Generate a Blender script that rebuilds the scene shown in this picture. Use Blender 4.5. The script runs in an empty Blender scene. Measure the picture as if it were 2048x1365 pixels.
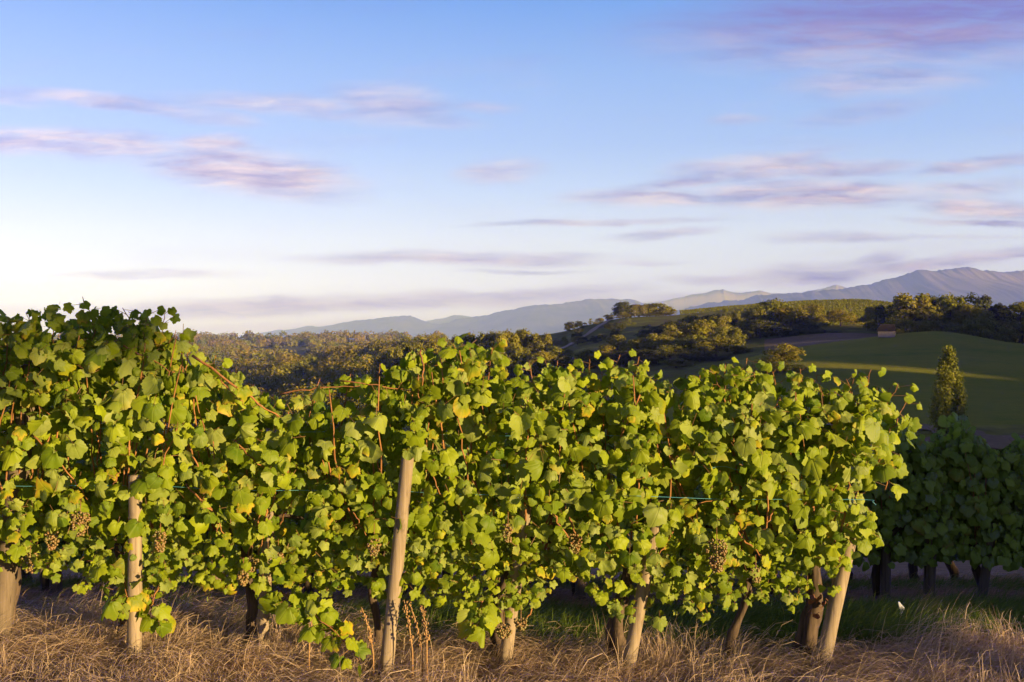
import bpy, math, random
import numpy as np
from mathutils import Vector, noise as mnoise

R = math.radians
sc = bpy.context.scene
COL = sc.collection
rng = np.random.default_rng(7)
random.seed(7)

# ---------------------------------------------------------------- camera
F = 2048.0                      # 36 mm lens on a 36 mm sensor, photo 2048 px wide
EYE = 1.65
cam = bpy.data.cameras.new("camera")
cam.lens = 36; cam.sensor_width = 36; cam.clip_start = 0.05; cam.clip_end = 40000
camo = bpy.data.objects.new("camera", cam); COL.objects.link(camo)
camo.location = (0, 0, EYE); camo.rotation_euler = (R(90), 0, 0)
sc.camera = camo
sc.cycles.use_denoising = True
sc.cycles.volume_bounces = 3
sc.cycles.max_bounces = 6
sc.cycles.diffuse_bounces = 3
sc.cycles.transmission_bounces = 3
sc.cycles.transparent_max_bounces = 4

# ---------------------------------------------------------------- light
SUN_AZ = R(50)                  # to the right of straight behind the camera
SUN_EL = R(6.0)
TAN_E = math.tan(SUN_EL)
S_DIR = np.array([math.sin(SUN_AZ), -math.cos(SUN_AZ)])     # towards the sun, on the ground
U_DIR = np.array([math.cos(SUN_AZ), math.sin(SUN_AZ)])
sun = bpy.data.lights.new("sun", "SUN")
sun.energy = 5.0; sun.angle = R(0.5); sun.color = (1.0, 0.72, 0.37)
suno = bpy.data.objects.new("sun", sun); COL.objects.link(suno)
sv = Vector((S_DIR[0]*math.cos(SUN_EL), S_DIR[1]*math.cos(SUN_EL), math.sin(SUN_EL)))
suno.rotation_euler = sv.to_track_quat('Z', 'Y').to_euler()
sc.view_settings.view_transform = 'Standard'
sc.view_settings.look = 'None'
sc.view_settings.exposure = 1.15
HAZE_D = 1.2e-4; HAZE_C = (.14, .21, 1.0); HAZE_TOP = 1330.; HAZE_FAR = 23300.
sc.view_settings.gamma = 1.0

def lin(r, g, b):
    f = lambda c: (c/255/12.92 if c/255 <= .04045 else ((c/255+.055)/1.055)**2.4)
    return (f(r), f(g), f(b), 1)

# ---------------------------------------------------------------- node helpers
class NT:
    def __init__(s, tree): s.t = tree; s.n = tree.nodes; s.l = tree.links
    def new(s, typ, **kw):
        n = s.n.new(typ)
        for k, v in kw.items(): setattr(n, k, v)
        return n
    def put(s, sock, v):
        if v is None: return
        if hasattr(v, 'is_linked') and hasattr(v, 'node'): s.l.new(v, sock)
        else:
            try: sock.default_value = v
            except Exception: sock.default_value = tuple(v)[:3]
    def math(s, op, a, b=None, c=None, clamp=False):
        n = s.new('ShaderNodeMath', operation=op, use_clamp=clamp)
        s.put(n.inputs[0], a); s.put(n.inputs[1], b); s.put(n.inputs[2], c)
        return n.outputs[0]
    def vmath(s, op, a, b=None, scale=None):
        n = s.new('ShaderNodeVectorMath', operation=op)
        s.put(n.inputs[0], a); s.put(n.inputs[1], b)
        if scale is not None: s.put(n.inputs['Scale'], scale)
        return n.outputs['Value'] if op in ('LENGTH', 'DOT_PRODUCT') else n.outputs[0]
    def mix(s, f, a, b, blend='MIX'):
        n = s.new('ShaderNodeMix', data_type='RGBA', blend_type=blend)
        s.put(n.inputs[0], f); s.put(n.inputs[6], a); s.put(n.inputs[7], b)
        return n.outputs[2]
    def rng(s, v, a, b, c=0., d=1., smooth=False):
        n = s.new('ShaderNodeMapRange')
        if smooth: n.interpolation_type = 'SMOOTHSTEP'
        s.put(n.inputs[0], v); s.put(n.inputs[1], a); s.put(n.inputs[2], b); s.put(n.inputs[3], c); s.put(n.inputs[4], d)
        return n.outputs[0]
    def noise(s, vec, scale, detail=4, rough=.55, dist=0.):
        n = s.new('ShaderNodeTexNoise')
        s.put(n.inputs['Vector'], vec); s.put(n.inputs['Scale'], scale); s.put(n.inputs['Detail'], detail)
        s.put(n.inputs['Roughness'], rough); s.put(n.inputs['Distortion'], dist)
        return n.outputs[0]
    def ramp(s, f, stops, interp='LINEAR'):
        n = s.new('ShaderNodeValToRGB'); cr = n.color_ramp; cr.interpolation = interp
        while len(cr.elements) < len(stops): cr.elements.new(0.5)
        for e, (p, c) in zip(cr.elements, stops): e.position = p; e.color = c
        s.put(n.inputs[0], f)
        return n.outputs[0]
    def comb(s, x, y, z):
        n = s.new('ShaderNodeCombineXYZ')
        s.put(n.inputs[0], x); s.put(n.inputs[1], y); s.put(n.inputs[2], z)
        return n.outputs[0]
    def sep(s, v):
        n = s.new('ShaderNodeSeparateXYZ'); s.put(n.inputs[0], v); return n.outputs
    def attr(s, name): return s.new('ShaderNodeAttribute', attribute_name=name).outputs['Vector']

# ---------------------------------------------------------------- sky
w = bpy.data.worlds.new("World"); sc.world = w; w.use_nodes = True
w.cycles.sampling_method = 'MANUAL'; w.cycles.sample_map_resolution = 1024
nt = NT(w.node_tree); nt.n.clear()
out = nt.new('ShaderNodeOutputWorld'); bg = nt.new('ShaderNodeBackground')
nt.l.new(bg.outputs[0], out.inputs[0])
dirv = nt.new('ShaderNodeTexCoord').outputs['Generated']
dx, dy, dz = nt.sep(dirv)
elev = nt.math('ARCSINE', dz)
el01 = nt.math('DIVIDE', elev, R(90), clamp=True)
E = lambda Y: math.degrees(math.atan((682.5-Y)/F))/90
grad = nt.ramp(el01, [(0.0, lin(228,222,226)), (E(620), lin(238,235,239)), (E(560), lin(242,242,245)), (E(480), lin(236,242,249)),
                      (E(390), lin(214,230,251)), (E(290), lin(189,213,249)), (E(150), lin(167,199,245)), (E(0), lin(135,178,239)),
                      (0.32, lin(104,116,152)), (0.5, lin(90,92,104)), (1.0, lin(74,74,82))])
sky = nt.new('ShaderNodeTexSky', sky_type='NISHITA')
sky.sun_disc = False; sky.sun_elevation = SUN_EL; sky.sun_rotation = math.atan2(S_DIR[0], S_DIR[1])
sky.air_density = 1.0; sky.dust_density = 1.0
nsk = nt.vmath('SCALE', sky.outputs[0], scale=0.06)
base = nt.mix(0.93, nsk, grad)
dyc = nt.math('MAXIMUM', dy, 0.05)
U = nt.math('MULTIPLY_ADD', nt.math('DIVIDE', dx, dyc), 2.048, 1.024)
V = nt.math('MULTIPLY_ADD', nt.math('DIVIDE', dz, dyc), -2.048, 0.6825)
uv = nt.comb(U, V, 0.0)
warp = nt.new('ShaderNodeTexNoise'); warp.inputs['Scale'].default_value = 1.0; warp.inputs['Detail'].default_value = 9; warp.inputs['Roughness'].default_value = .6
nt.put(warp.inputs['Vector'], nt.vmath('MULTIPLY', uv, (5.0, 16.0, 1.0)))
wv = nt.vmath('MULTIPLY', nt.vmath('SUBTRACT', warp.outputs['Color'], (.5, .5, .5)), (0.13, 0.036, 0.0))
uvw = nt.vmath('ADD', uv, wv)
CL = [(230,207,210,15,7,.75),(20,195,120,15,2,.45),(560,212,230,22,3,.6),(780,208,130,40,5,.6),(430,242,80,14,6,.55),(850,242,120,15,3,.4),(955,214,70,11,0,.35),
      (120,285,300,27,3,.95),(420,290,90,18,1,.9),(500,345,215,44,8,1.15),(20,270,120,20,4,.5),
      (1010,342,90,24,-3,.6),
      (1420,352,260,15,-11,.75),(1500,338,170,24,-3,.8),(1660,340,190,15,-2,.75),(1620,388,230,30,0,1.0),(1300,396,170,18,0,.85),(1500,375,80,10,-5,.7),
      (1970,328,130,15,-9,.75),(1900,385,160,18,-8,.55),(1980,417,150,20,3,.85),(2000,446,200,7,2,.75),(1900,474,160,6,0,.3),
      (1190,444,260,7,-1,.65),(1320,469,110,10,-4,.6),(1690,476,160,13,0,.55),
      (290,548,200,9,0,.6),(900,518,340,15,0,.75),(1120,514,120,12,0,.5),(1050,541,140,5,0,.45),(1280,526,80,6,0,.4),
      (480,616,460,19,-2,.85),(920,600,380,18,-1,.65),(150,624,300,13,0,.45),(1080,590,230,17,-3,.6),(500,655,300,10,-2,.35),
      (1620,553,170,24,-2,.7),(1745,530,70,18,-18,.6),(1470,562,150,10,0,.5),(1890,527,220,15,-7,.75),(1990,514,130,8,-2,.7),(1400,600,160,16,0,.5),
      (1830,45,520,80,-3,1.0),(1990,20,240,70,0,.5),(1620,115,260,34,6,.5),(1900,95,260,40,4,.5),
      (1760,160,210,32,-3,.55),(1730,225,150,20,-9,.35),(1480,240,60,12,0,.4)]
dens = None
for (cx, cy, a, b, tilt, st) in CL:
    m = nt.new('ShaderNodeMapping', vector_type='TEXTURE')
    nt.put(m.inputs[0], uvw)
    m.inputs[1].default_value = (cx/1000, cy/1000, 0)
    m.inputs[2].default_value = (0, 0, R(tilt))
    m.inputs[3].default_value = (a*1.12/1000, b*1.22/1000, 1)
    ln = nt.vmath('LENGTH', m.outputs[0])
    k = nt.rng(ln, 1.25, 0.25, 0.0, st, smooth=True)
    dens = k if dens is None else nt.math('MAXIMUM', dens, k)
fib = nt.noise(nt.vmath('MULTIPLY', uvw, (8.0, 60.0, 1.0)), 1.0, 10, .66, .5)
dens2 = nt.math('MULTIPLY', dens, nt.rng(fib, .30, .64, .5, 1.2))
veil = nt.rng(nt.noise(nt.vmath('MULTIPLY', uvw, (2.2, 11.0, 1.0)), 1.0, 6, .6), .52, .8, 0, .22)
dens3 = nt.math('MAXIMUM', dens2, veil)
dens3 = nt.math('MULTIPLY', dens3, nt.rng(dy, .05, .3))
dens3 = nt.math('MULTIPLY', dens3, .95, clamp=True)
lit = nt.noise(nt.vmath('MULTIPLY', uvw, (5.0, 30.0, 3.0)), 1.0, 5, .6)
ccol = nt.mix(nt.rng(lit, .36, .64), lin(168,164,200), lin(240,222,220))
ccol = nt.mix(nt.rng(V, .17, .03), ccol, lin(148,146,198))
ccol = nt.mix(nt.rng(V, .42, .6, 0, .6), ccol, lin(178,174,206))
# high cloud banks elsewhere in the sky
final = nt.mix(dens3, base, ccol)
AIR_S = (1.42, 1.07, .56)
path = nt.math('MINIMUM', nt.math('DIVIDE', HAZE_FAR, nt.math('MAXIMUM', dy, .02)), nt.math('DIVIDE', HAZE_TOP, nt.math('MAXIMUM', dz, .002)))
path = nt.math('MULTIPLY', path, nt.rng(dy, .0, .12))
fr = nt.new('ShaderNodeSeparateColor'); nt.put(fr.inputs[0], final)
chan = []
for c in range(3):
    T = nt.math('POWER', math.e, nt.math('MULTIPLY', path, -HAZE_D*HAZE_C[c]))
    src = nt.math('MULTIPLY', nt.math('SUBTRACT', 1., T), AIR_S[c])
    v = nt.math('DIVIDE', nt.math('SUBTRACT', nt.math('MULTIPLY', fr.outputs[c], 1.0), src), T)
    chan.append(nt.math('MINIMUM', nt.math('MAXIMUM', v, .02), 6.))
pre = nt.comb(*chan)
nt.put(bg.inputs[0], nt.vmath('SCALE', pre, scale=nt.rng(dy, -.35, .3, .58, 1.)))
bg.inputs[1].default_value = 0.45

# ---------------------------------------------------------------- generic builders
def tag(o, label=None, cat=None, group=None, kind=None):
    if label: o['label'] = label
    if cat: o['category'] = cat
    if group: o['group'] = group
    if kind: o['kind'] = kind
    return o

def mesh_from(name, V, faces, mats=None, parent=None, attrs=None, smooth=True, loc=None, fmat=None):
    """faces: list of integer arrays (n,k)."""
    me = bpy.data.meshes.new(name)
    V = np.asarray(V, dtype=np.float32)
    me.vertices.add(len(V)); me.vertices.foreach_set('co', V.ravel())
    faces = [np.asarray(f, dtype=np.int32) for f in faces if len(f)]
    li = np.concatenate([f.ravel() for f in faces])
    tot = np.concatenate([np.full(len(f), f.shape[1], np.int32) for f in faces])
    st = np.concatenate([[0], np.cumsum(tot)[:-1]]).astype(np.int32)
    me.loops.add(len(li)); me.loops.foreach_set('vertex_index', li)
    me.polygons.add(len(tot)); me.polygons.foreach_set('loop_start', st); me.polygons.foreach_set('loop_total', tot)
    me.polygons.foreach_set('use_smooth', np.full(len(tot), smooth))
    if fmat is not None: me.polygons.foreach_set('material_index', fmat)
    for k, v in (attrs or {}).items():
        a = me.attributes.new(k, 'FLOAT_VECTOR', 'POINT')
        a.data.foreach_set('vector', np.asarray(v, np.float32).ravel())
    me.update(calc_edges=True)
    for m in (mats if isinstance(mats, (list, tuple)) else [mats]):
        if m: me.materials.append(m)
    o = bpy.data.objects.new(name, me); COL.objects.link(o)
    if parent: o.parent = parent
    if loc is not None: o.location = loc
    return o

def empty(name, loc):
    o = bpy.data.objects.new(name, None); COL.objects.link(o); o.location = loc
    o.empty_display_size = .1
    return o

def tube_data(pts, rad, n=8, bump=0., seed=0, cap=True):
    pts = np.asarray(pts, float); m = len(pts)
    rad = np.broadcast_to(np.asarray(rad, float), (m,))
    tg = np.gradient(pts, axis=0); tg /= np.linalg.norm(tg, axis=1)[:, None]+1e-9
    ref = np.array([0, 1., 0]) if abs(tg[0] @ np.array([0, 1., 0])) < .9 else np.array([1., 0, 0])
    Vv = []
    rg = np.random.default_rng(abs(int(seed)))
    ph = rg.uniform(0, 6.28, 4)
    for i in range(m):
        a = np.cross(tg[i], ref); a /= np.linalg.norm(a)
        b = np.cross(tg[i], a)
        th = np.arange(n)*2*math.pi/n
        rr = rad[i]*(1+bump*(np.sin(2*th+ph[0]+i*.9)+.6*np.sin(3*th+ph[1]-i*1.3)+.5*rg.normal(size=n)))
        Vv.append(pts[i]+np.outer(np.cos(th)*rr, a)+np.outer(np.sin(th)*rr, b))
    Vv = np.concatenate(Vv)
    q = []
    for i in range(m-1):
        for j in range(n):
            k = (j+1) % n
            q.append((i*n+j, i*n+k, (i+1)*n+k, (i+1)*n+j))
    q = np.array(q)
    tr = []
    if cap:
        Vv = np.concatenate([Vv, pts[:1], pts[-1:]])
        c0, c1 = m*n, m*n+1
        for j in range(n):
            k = (j+1) % n
            tr.append((c0, k, j)); tr.append((c1, (m-1)*n+j, (m-1)*n+k))
    return Vv, q, np.array(tr).reshape(-1, 3)

def merge(parts):
    Vs, Q, T, off = [], [], [], 0
    for v, q, t in parts:
        Vs.append(v)
        if len(q): Q.append(q+off)
        if len(t): T.append(t+off)
        off += len(v)
    return np.concatenate(Vs), [np.concatenate(Q) if Q else np.zeros((0, 4), int), np.concatenate(T) if T else np.zeros((0, 3), int)]

def smooth_path(pts, n):
    pts = np.asarray(pts, float)
    if len(pts) == 2: return pts[0]+np.linspace(0, 1, n)[:, None]*(pts[1]-pts[0])
    t = np.linspace(0, len(pts)-1, n); o = []
    P = np.vstack([2*pts[0]-pts[1], pts, 2*pts[-1]-pts[-2]])
    for s in t:
        i = min(int(s), len(pts)-2); f = s-i
        p0, p1, p2, p3 = P[i:i+4]
        o.append(.5*((2*p1)+(-p0+p2)*f+(2*p0-5*p1+4*p2-p3)*f*f+(-p0+3*p1-3*p2+p3)*f**3))
    return np.array(o)

# ---------------------------------------------------------------- materials
def mat(name):
    m = bpy.data.materials.new(name); m.use_nodes = True
    t = NT(m.node_tree); t.n.clear()
    o = t.new('ShaderNodeOutputMaterial')
    p = t.new('ShaderNodeBsdfPrincipled')
    t.l.new(p.outputs[0], o.inputs[0])
    return m, t, p, o

def bump(t, p, h, strength=.4, dist=.01):
    b = t.new('ShaderNodeBump'); b.inputs['Strength'].default_value = strength; b.inputs['Distance'].default_value = dist
    t.put(b.inputs['Height'], h); t.l.new(b.outputs[0], p.inputs['Normal'])

def leaf_mat(name, gA, gB, yellow, dusty, trans):
    m, t, p, o = mat(name)
    lu, lv, rho = t.sep(t.attr('leaf_pos'))
    r1, r2, r3 = t.sep(t.attr('leaf_rnd'))
    col = t.mix(r1, gA, gB)
    # autumn edge
    ln = t.noise(t.comb(lu, lv, t.math('MULTIPLY', r1, 40.)), 5.0, 3)
    edge = t.math('MULTIPLY', t.rng(t.math('ADD', rho, t.math('MULTIPLY', ln, .5)), .75, 1.25, .15, 1.), r2)
    col = t.mix(edge, col, yellow)
    brown = t.math('MULTIPLY', t.rng(t.math('ADD', rho, t.math('MULTIPLY', ln, .5)), 1.12, 1.32), t.rng(r2, .45, .8))
    col = t.mix(brown, col, (.30, .13, .035, 1))
    dz_ = t.math('MULTIPLY', r3, t.rng(ln, .3, .6, .55, 1.))
    col = t.mix(dz_, col, dusty)
    # veins radiating from the stalk
    ang = t.math('ARCTAN2', lu, t.math('MULTIPLY', lv, -1.0))
    pp = t.math('PINGPONG', t.math('ADD', ang, R(24)), R(24))
    dv = t.math('MULTIPLY', t.math('SUBTRACT', R(24), pp), t.math('MAXIMUM', rho, .05))
    vein = t.rng(dv, .035, .0)
    col = t.mix(t.math('MULTIPLY', vein, .35), col, t.mix(.5, dusty, gB))
    back = t.new('ShaderNodeNewGeometry').outputs['Backfacing']
    col = t.mix(t.math('MULTIPLY', back, .45), col, dusty)
    isp = t.math('LESS_THAN', rho, -0.5)
    col = t.mix(isp, col, (.22, .12, .05, 1))
    t.put(p.inputs['Base Color'], col)
    p.inputs['Roughness'].default_value = .5
    p.inputs['Specular IOR Level'].default_value = .18
    bump(t, p, t.math('MULTIPLY_ADD', vein, -1., t.math('MULTIPLY', ln, .8)), .35, .006)
    tr = t.new('ShaderNodeBsdfTranslucent')
    t.put(tr.inputs[0], t.mix(1.0, col, trans, 'MULTIPLY'))
    mx = t.new('ShaderNodeMixShader'); mx.inputs[0].default_value = .3
    t.l.new(p.outputs[0], mx.inputs[1]); t.l.new(tr.outputs[0], mx.inputs[2])
    t.l.new(mx.outputs[0], o.inputs[0])
    return m

M = {}
M['vine_leaf'] = leaf_mat('vine_leaf', (.085,.15,.007,1), (.275,.335,.010,1), (.52,.39,.02,1), (.27,.31,.085,1), (1.5,1.7,.7,1))
M['vine_leaf_cool'] = leaf_mat('vine_leaf_cool', (.15,.23,.03,1), (.30,.39,.055,1), (.25,.22,.04,1), (.18,.23,.11,1), (1.3,1.5,.7,1))

def wood_mat(name, c1, c2, c3):
    m, t, p, o = mat(name)
    co = t.new('ShaderNodeTexCoord').outputs['Object']
    gr = t.noise(t.vmath('MULTIPLY', co, (60., 60., 2.5)), 1., 6, .65, .3)
    big = t.noise(t.vmath('MULTIPLY', co, (9., 9., 3.)), 1., 4)
    col = t.mix(t.rng(gr, .35, .65), c1, c2)
    col = t.mix(t.rng(big, .52, .75, 0, .6), col, c3)
    crack = t.rng(t.noise(t.vmath('MULTIPLY', co, (45., 45., .9)), 1., 3, .5), .36, .30)
    stn = t.noise(t.vmath('MULTIPLY', co, (14., 14., 7.)), 1., 6, .7)
    col = t.mix(t.rng(stn, .55, .72, 0, .65), col, (.07, .05, .035, 1))
    col = t.mix(t.math('MULTIPLY', crack, .85), col, (.04, .026, .018, 1))
    t.put(p.inputs['Base Color'], col); p.inputs['Roughness'].default_value = .85
    p.inputs['Specular IOR Level'].default_value = .2
    bump(t, p, t.math('SUBTRACT', gr, crack), .5, .004)
    return m
M['post'] = wood_mat('post_wood', (.20,.15,.095,1), (.33,.26,.175,1), (.14,.12,.09,1))
M['post_grey'] = wood_mat('post_wood_weathered_shaded', (.12,.09,.06,1), (.19,.145,.10,1), (.09,.075,.055,1))  # weathered wood; on the left edge post its dark tone stands for shade
M['bark'] = wood_mat('vine_bark', (.045,.032,.022,1), (.13,.09,.06,1), (.09,.07,.045,1))
M['cane'] = wood_mat('cane_bark', (.25,.105,.035,1), (.37,.18,.065,1), (.17,.075,.035,1))
M['tree_bark'] = wood_mat('tree_bark', (.07,.05,.035,1), (.13,.10,.07,1), (.10,.08,.06,1))
M['pale_bark'] = wood_mat('pale_bark', (.30,.24,.17,1), (.40,.33,.24,1), (.26,.22,.16,1))

def simple_mat(name, c1, c2, scale=8., rough=.8, bmp=.3, spec=.3, stretch=(1, 1, 1), lo=.35, hi=.65):
    m, t, p, o = mat(name)
    co = t.new('ShaderNodeTexCoord').outputs['Object']
    n = t.noise(t.vmath('MULTIPLY', co, stretch), scale, 5, .6)
    t.put(p.inputs['Base Color'], t.mix(t.rng(n, lo, hi), c1, c2)); p.inputs['Roughness'].default_value = rough
    p.inputs['Specular IOR Level'].default_value = spec
    if bmp: bump(t, p, n, bmp, .02)
    return m
M['wire'] = simple_mat('nylon_wire', (.10,.36,.46,1), (.14,.42,.52,1), 20, .35, 0, .5)
M['white_scrap'] = simple_mat('white_scrap', (.62,.66,.78,1), (.80,.82,.88,1), 30, .7)
M['seed'] = simple_mat('dry_seed', (.26,.14,.055,1), (.40,.25,.11,1), 60, .9)

def berry_mat():
    m, t, p, o = mat('grape_skin')
    r1, r2, r3 = t.sep(t.attr('leaf_rnd'))
    co = t.new('ShaderNodeTexCoord').outputs['Object']
    n = t.noise(co, 220., 3)
    col = t.mix(r1, (.12,.13,.035,1), (.21,.175,.06,1))
    col = t.mix(t.math('MULTIPLY', r2, .7), col, (.30,.12,.05,1))
    col = t.mix(t.rng(n, .5, .7, 0, .4), col, (.20,.12,.04,1))
    t.put(p.inputs['Base Color'], col); p.inputs['Roughness'].default_value = .38
    p.inputs['Subsurface Weight'].default_value = 0
    return m
M['berry'] = berry_mat()

def blade_mat(name, c1, c2, c3):
    m, t, p, o = mat(name)
    r1, r2, r3 = t.sep(t.attr('leaf_rnd'))
    col = t.mix(r1, c1, c2); col = t.mix(r2, col, c3)
    t.put(p.inputs['Base Color'], col); p.inputs['Roughness'].default_value = .6
    p.inputs['Specular IOR Level'].default_value = .25
    tr = t.new('ShaderNodeBsdfTranslucent'); t.put(tr.inputs[0], col)
    mx = t.new('ShaderNodeMixShader'); mx.inputs[0].default_value = .35
    t.l.new(p.outputs[0], mx.inputs[1]); t.l.new(tr.outputs[0], mx.inputs[2]); t.l.new(mx.outputs[0], o.inputs[0])
    return m
M['straw'] = blade_mat('straw', (.50,.35,.22,1), (.80,.61,.40,1), (.36,.23,.15,1))
M['straw_red'] = blade_mat('straw_red', (.36,.21,.13,1), (.56,.37,.23,1), (.24,.12,.08,1))
M['blade'] = blade_mat('green_blade', (.085,.15,.018,1), (.18,.26,.03,1), (.34,.30,.08,1))
M['blade_gold'] = blade_mat('gold_blade', (.13,.14,.03,1), (.24,.22,.06,1), (.30,.23,.09,1))

def crown_mat(name, a, b, c):
    m, t, p, o = mat(name)
    r1, r2, r3 = t.sep(t.attr('leaf_rnd'))
    oi = t.new('ShaderNodeObjectInfo').outputs['Random']
    col = t.mix(r1, a, b)
    col = t.mix(t.math('MULTIPLY', r2, t.rng(oi, 0, 1, .2, 1.)), col, c)
    t.put(p.inputs['Base Color'], col); p.inputs['Roughness'].default_value = .7
    p.inputs['Specular IOR Level'].default_value = .15
    tr = t.new('ShaderNodeBsdfTranslucent'); t.put(tr.inputs[0], t.mix(1., col, (1.2, 1.3, .8, 1), 'MULTIPLY'))
    mx = t.new('ShaderNodeMixShader'); mx.inputs[0].default_value = .22
    t.l.new(p.outputs[0], mx.inputs[1]); t.l.new(tr.outputs[0], mx.inputs[2]); t.l.new(mx.outputs[0], o.inputs[0])
    return m
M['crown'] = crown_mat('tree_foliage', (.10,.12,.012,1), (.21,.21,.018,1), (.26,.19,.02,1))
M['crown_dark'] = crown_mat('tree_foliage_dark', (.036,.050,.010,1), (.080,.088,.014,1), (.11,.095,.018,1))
M['crown_gold'] = crown_mat('tree_foliage_gold', (.125,.14,.013,1), (.245,.235,.02,1), (.27,.19,.02,1))
M['poplar'] = crown_mat('poplar_foliage', (.09,.12,.014,1), (.21,.21,.025,1), (.24,.20,.03,1))

def ground_mats():
    m, t, p, o = mat('vineyard_soil')
    co = t.new('ShaderNodeTexCoord').outputs['Object']
    n1 = t.noise(co, 3., 6, .65); n2 = t.noise(co, 30., 5, .6)
    col = t.mix(t.rng(n1, .35, .65), (.17,.105,.06,1), (.28,.185,.105,1))
    col = t.mix(t.rng(n2, .5, .7, 0, .5), col, (.24,.17,.10,1))
    t.put(p.inputs['Base Color'], col); p.inputs['Roughness'].default_value = .95; p.inputs['Specular IOR Level'].default_value = .1
    bump(t, p, n2, .6, .03); M['soil'] = m
    m, t, p, o = mat('meadow_grass')
    co = t.new('ShaderNodeTexCoord').outputs['Object']
    n1 = t.noise(t.vmath('MULTIPLY', co, (.05, .12, .05)), 1., 6, .6); n2 = t.noise(t.vmath('MULTIPLY', co, (.45, 1.9, 1.)), 1., 8, .78)
    col = t.mix(t.rng(n1, .35, .65), (.15,.20,.010,1), (.23,.25,.014,1))
    col = t.mix(t.rng(n2, .42, .68, 0, .75), col, (.30,.235,.03,1))
    col = t.mix(t.rng(n2, .46, .30, 0, .6), col, (.07,.11,.010,1))
    t.put(p.inputs['Base Color'], col); p.inputs['Roughness'].default_value = .95; p.inputs['Specular IOR Level'].default_value = .05
    n3 = t.noise(t.vmath('MULTIPLY', co, (.018, .03, .05)), 1., 4, .6)
    t.put(p.inputs['Base Color'], t.mix(t.rng(n3, .42, .62, 0, .7), col, (.30,.27,.028,1)))
    bump(t, p, n2, .8, .4); M['meadow'] = m
    m, t, p, o = mat('bare_field')
    co = t.new('ShaderNodeTexCoord').outputs['Object']
    n1 = t.noise(t.vmath('MULTIPLY', co, (.08, .3, .1)), 1., 6, .65)
    t.put(p.inputs['Base Color'], t.mix(t.rng(n1, .3, .7), (.13,.066,.012,1), (.19,.105,.022,1))); p.inputs['Roughness'].default_value = 1
    bump(t, p, n1, .5, .3); M['field'] = m
    m, t, p, o = mat('hillside_scrub')
    co = t.new('ShaderNodeTexCoord').outputs['Object']
    n1 = t.noise(co, .012, 5, .6); n2 = t.noise(co, .16, 6, .65)
    col = t.mix(t.rng(n1, .40, .60), (.13,.15,.016,1), (.25,.235,.03,1))
    col = t.mix(t.rng(n2, .40, .66), col, (.12,.095,.026,1))
    t.put(p.inputs['Base Color'], col); p.inputs['Roughness'].default_value = 1; p.inputs['Specular IOR Level'].default_value = .05
    bump(t, p, n2, .8, 1.); M['hill'] = m
    m, t, p, o = mat('dirt_track')
    co = t.new('ShaderNodeTexCoord').outputs['Object']
    n1 = t.noise(co, .7, 6, .65)
    t.put(p.inputs['Base Color'], t.mix(t.rng(n1, .3, .7), (.14,.08,.024,1), (.22,.14,.05,1))); p.inputs['Roughness'].default_value = 1
    M['track'] = m
    m, t, p, o = mat('pale_path')
    co = t.new('ShaderNodeTexCoord').outputs['Object']
    n1 = t.noise(co, .5, 6, .65)
    t.put(p.inputs['Base Color'], t.mix(t.rng(n1, .3, .7), (.27,.20,.11,1), (.38,.30,.18,1))); p.inputs['Roughness'].default_value = 1
    M['path'] = m
    m, t, p, o = mat('mountain_rock_hazed')
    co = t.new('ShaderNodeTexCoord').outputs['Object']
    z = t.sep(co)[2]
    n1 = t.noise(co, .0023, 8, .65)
    col = t.mix(t.rng(n1, .38, .62), (.028,.042,.085,1), (.070,.075,.13,1))  # blue in the rock colour stands in for part of the distance haze
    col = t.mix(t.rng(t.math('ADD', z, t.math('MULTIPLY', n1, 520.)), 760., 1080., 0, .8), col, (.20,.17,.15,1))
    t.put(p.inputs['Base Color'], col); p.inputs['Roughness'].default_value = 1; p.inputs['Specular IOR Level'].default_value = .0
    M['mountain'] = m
ground_mats()

# ---------------------------------------------------------------- terrain
TX = np.array([-600, 0, 400, 800, 1000, 1100, 1250, 1400, 1550, 1700, 1870, 2048, 2600], float)
NEARB_X = np.array([-800, 0, 270, 525, 770, 1000, 1250, 1640, 2048, 2900], float)
NEARB_Y = np.array([1282, 1285, 1292, 1312, 1325, 1332, 1337, 1328, 1318, 1310], float)
def zY(Y, d): return EYE+(682.5-np.asarray(Y, float))*d/F
def full(v): return np.full(13, float(v))
TAB = [
 (8.3, full(-.46)), (10.8, full(-.90)), (16, full(-1.9)), (30, full(-4.2)), (60, full(-7.2)),
 (85, np.array([-11,-11,-11,-11,-9.5,-9.2,-9,-8,-7.2,-6.0,-5.5,-5.4,-5.4])),
 (110, zY([905,905,900,890,870,850,830,812,802,798,795,798,800],110)),
 (140, zY([880,880,880,870,840,820,790,768,747,739,735,740,750],140)),
 (165, zY([868,868,866,850,820,800,765,742,716,701,694,705,720],165)),
 (185, zY([858,858,858,838,805,785,745,727,701,683,666,687,700],185)),
 (215, zY([848,848,845,815,780,760,722,708,690,677,676,692,705],215)),
 (260, zY([820,820,815,780,735,715,690,681,668,656,668,680,690],260)),
 (320, zY([798,798,790,750,700,690,657,646,635,630,645,655,670],320)),
 (380, zY([780,780,775,722,679,668,637,626,613,608,620,630,650],380)),
 (430, zY([768,768,765,716,683,673,642,630,616,612,624,636,655],430)),
 (700, zY([722,722,722,712,692,680,665,655,650,650,655,660,670],700)),
 (1000, zY([697,697,698,695,690,682,678,675,672,672,672,675,680],1000)),
 (1400, zY([680,680,681,679,682,682,680,680,680,680,680,680,682],1400)),
 (1800, zY([685,685,685,685,685,685,685,685,685,685,685,685,685],1800)),
 (3000, full(-8)), (23400, full(-14))]
TD = np.log(np.array([t[0] for t in TAB])); TZ = np.array([t[1] for t in TAB])

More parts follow.
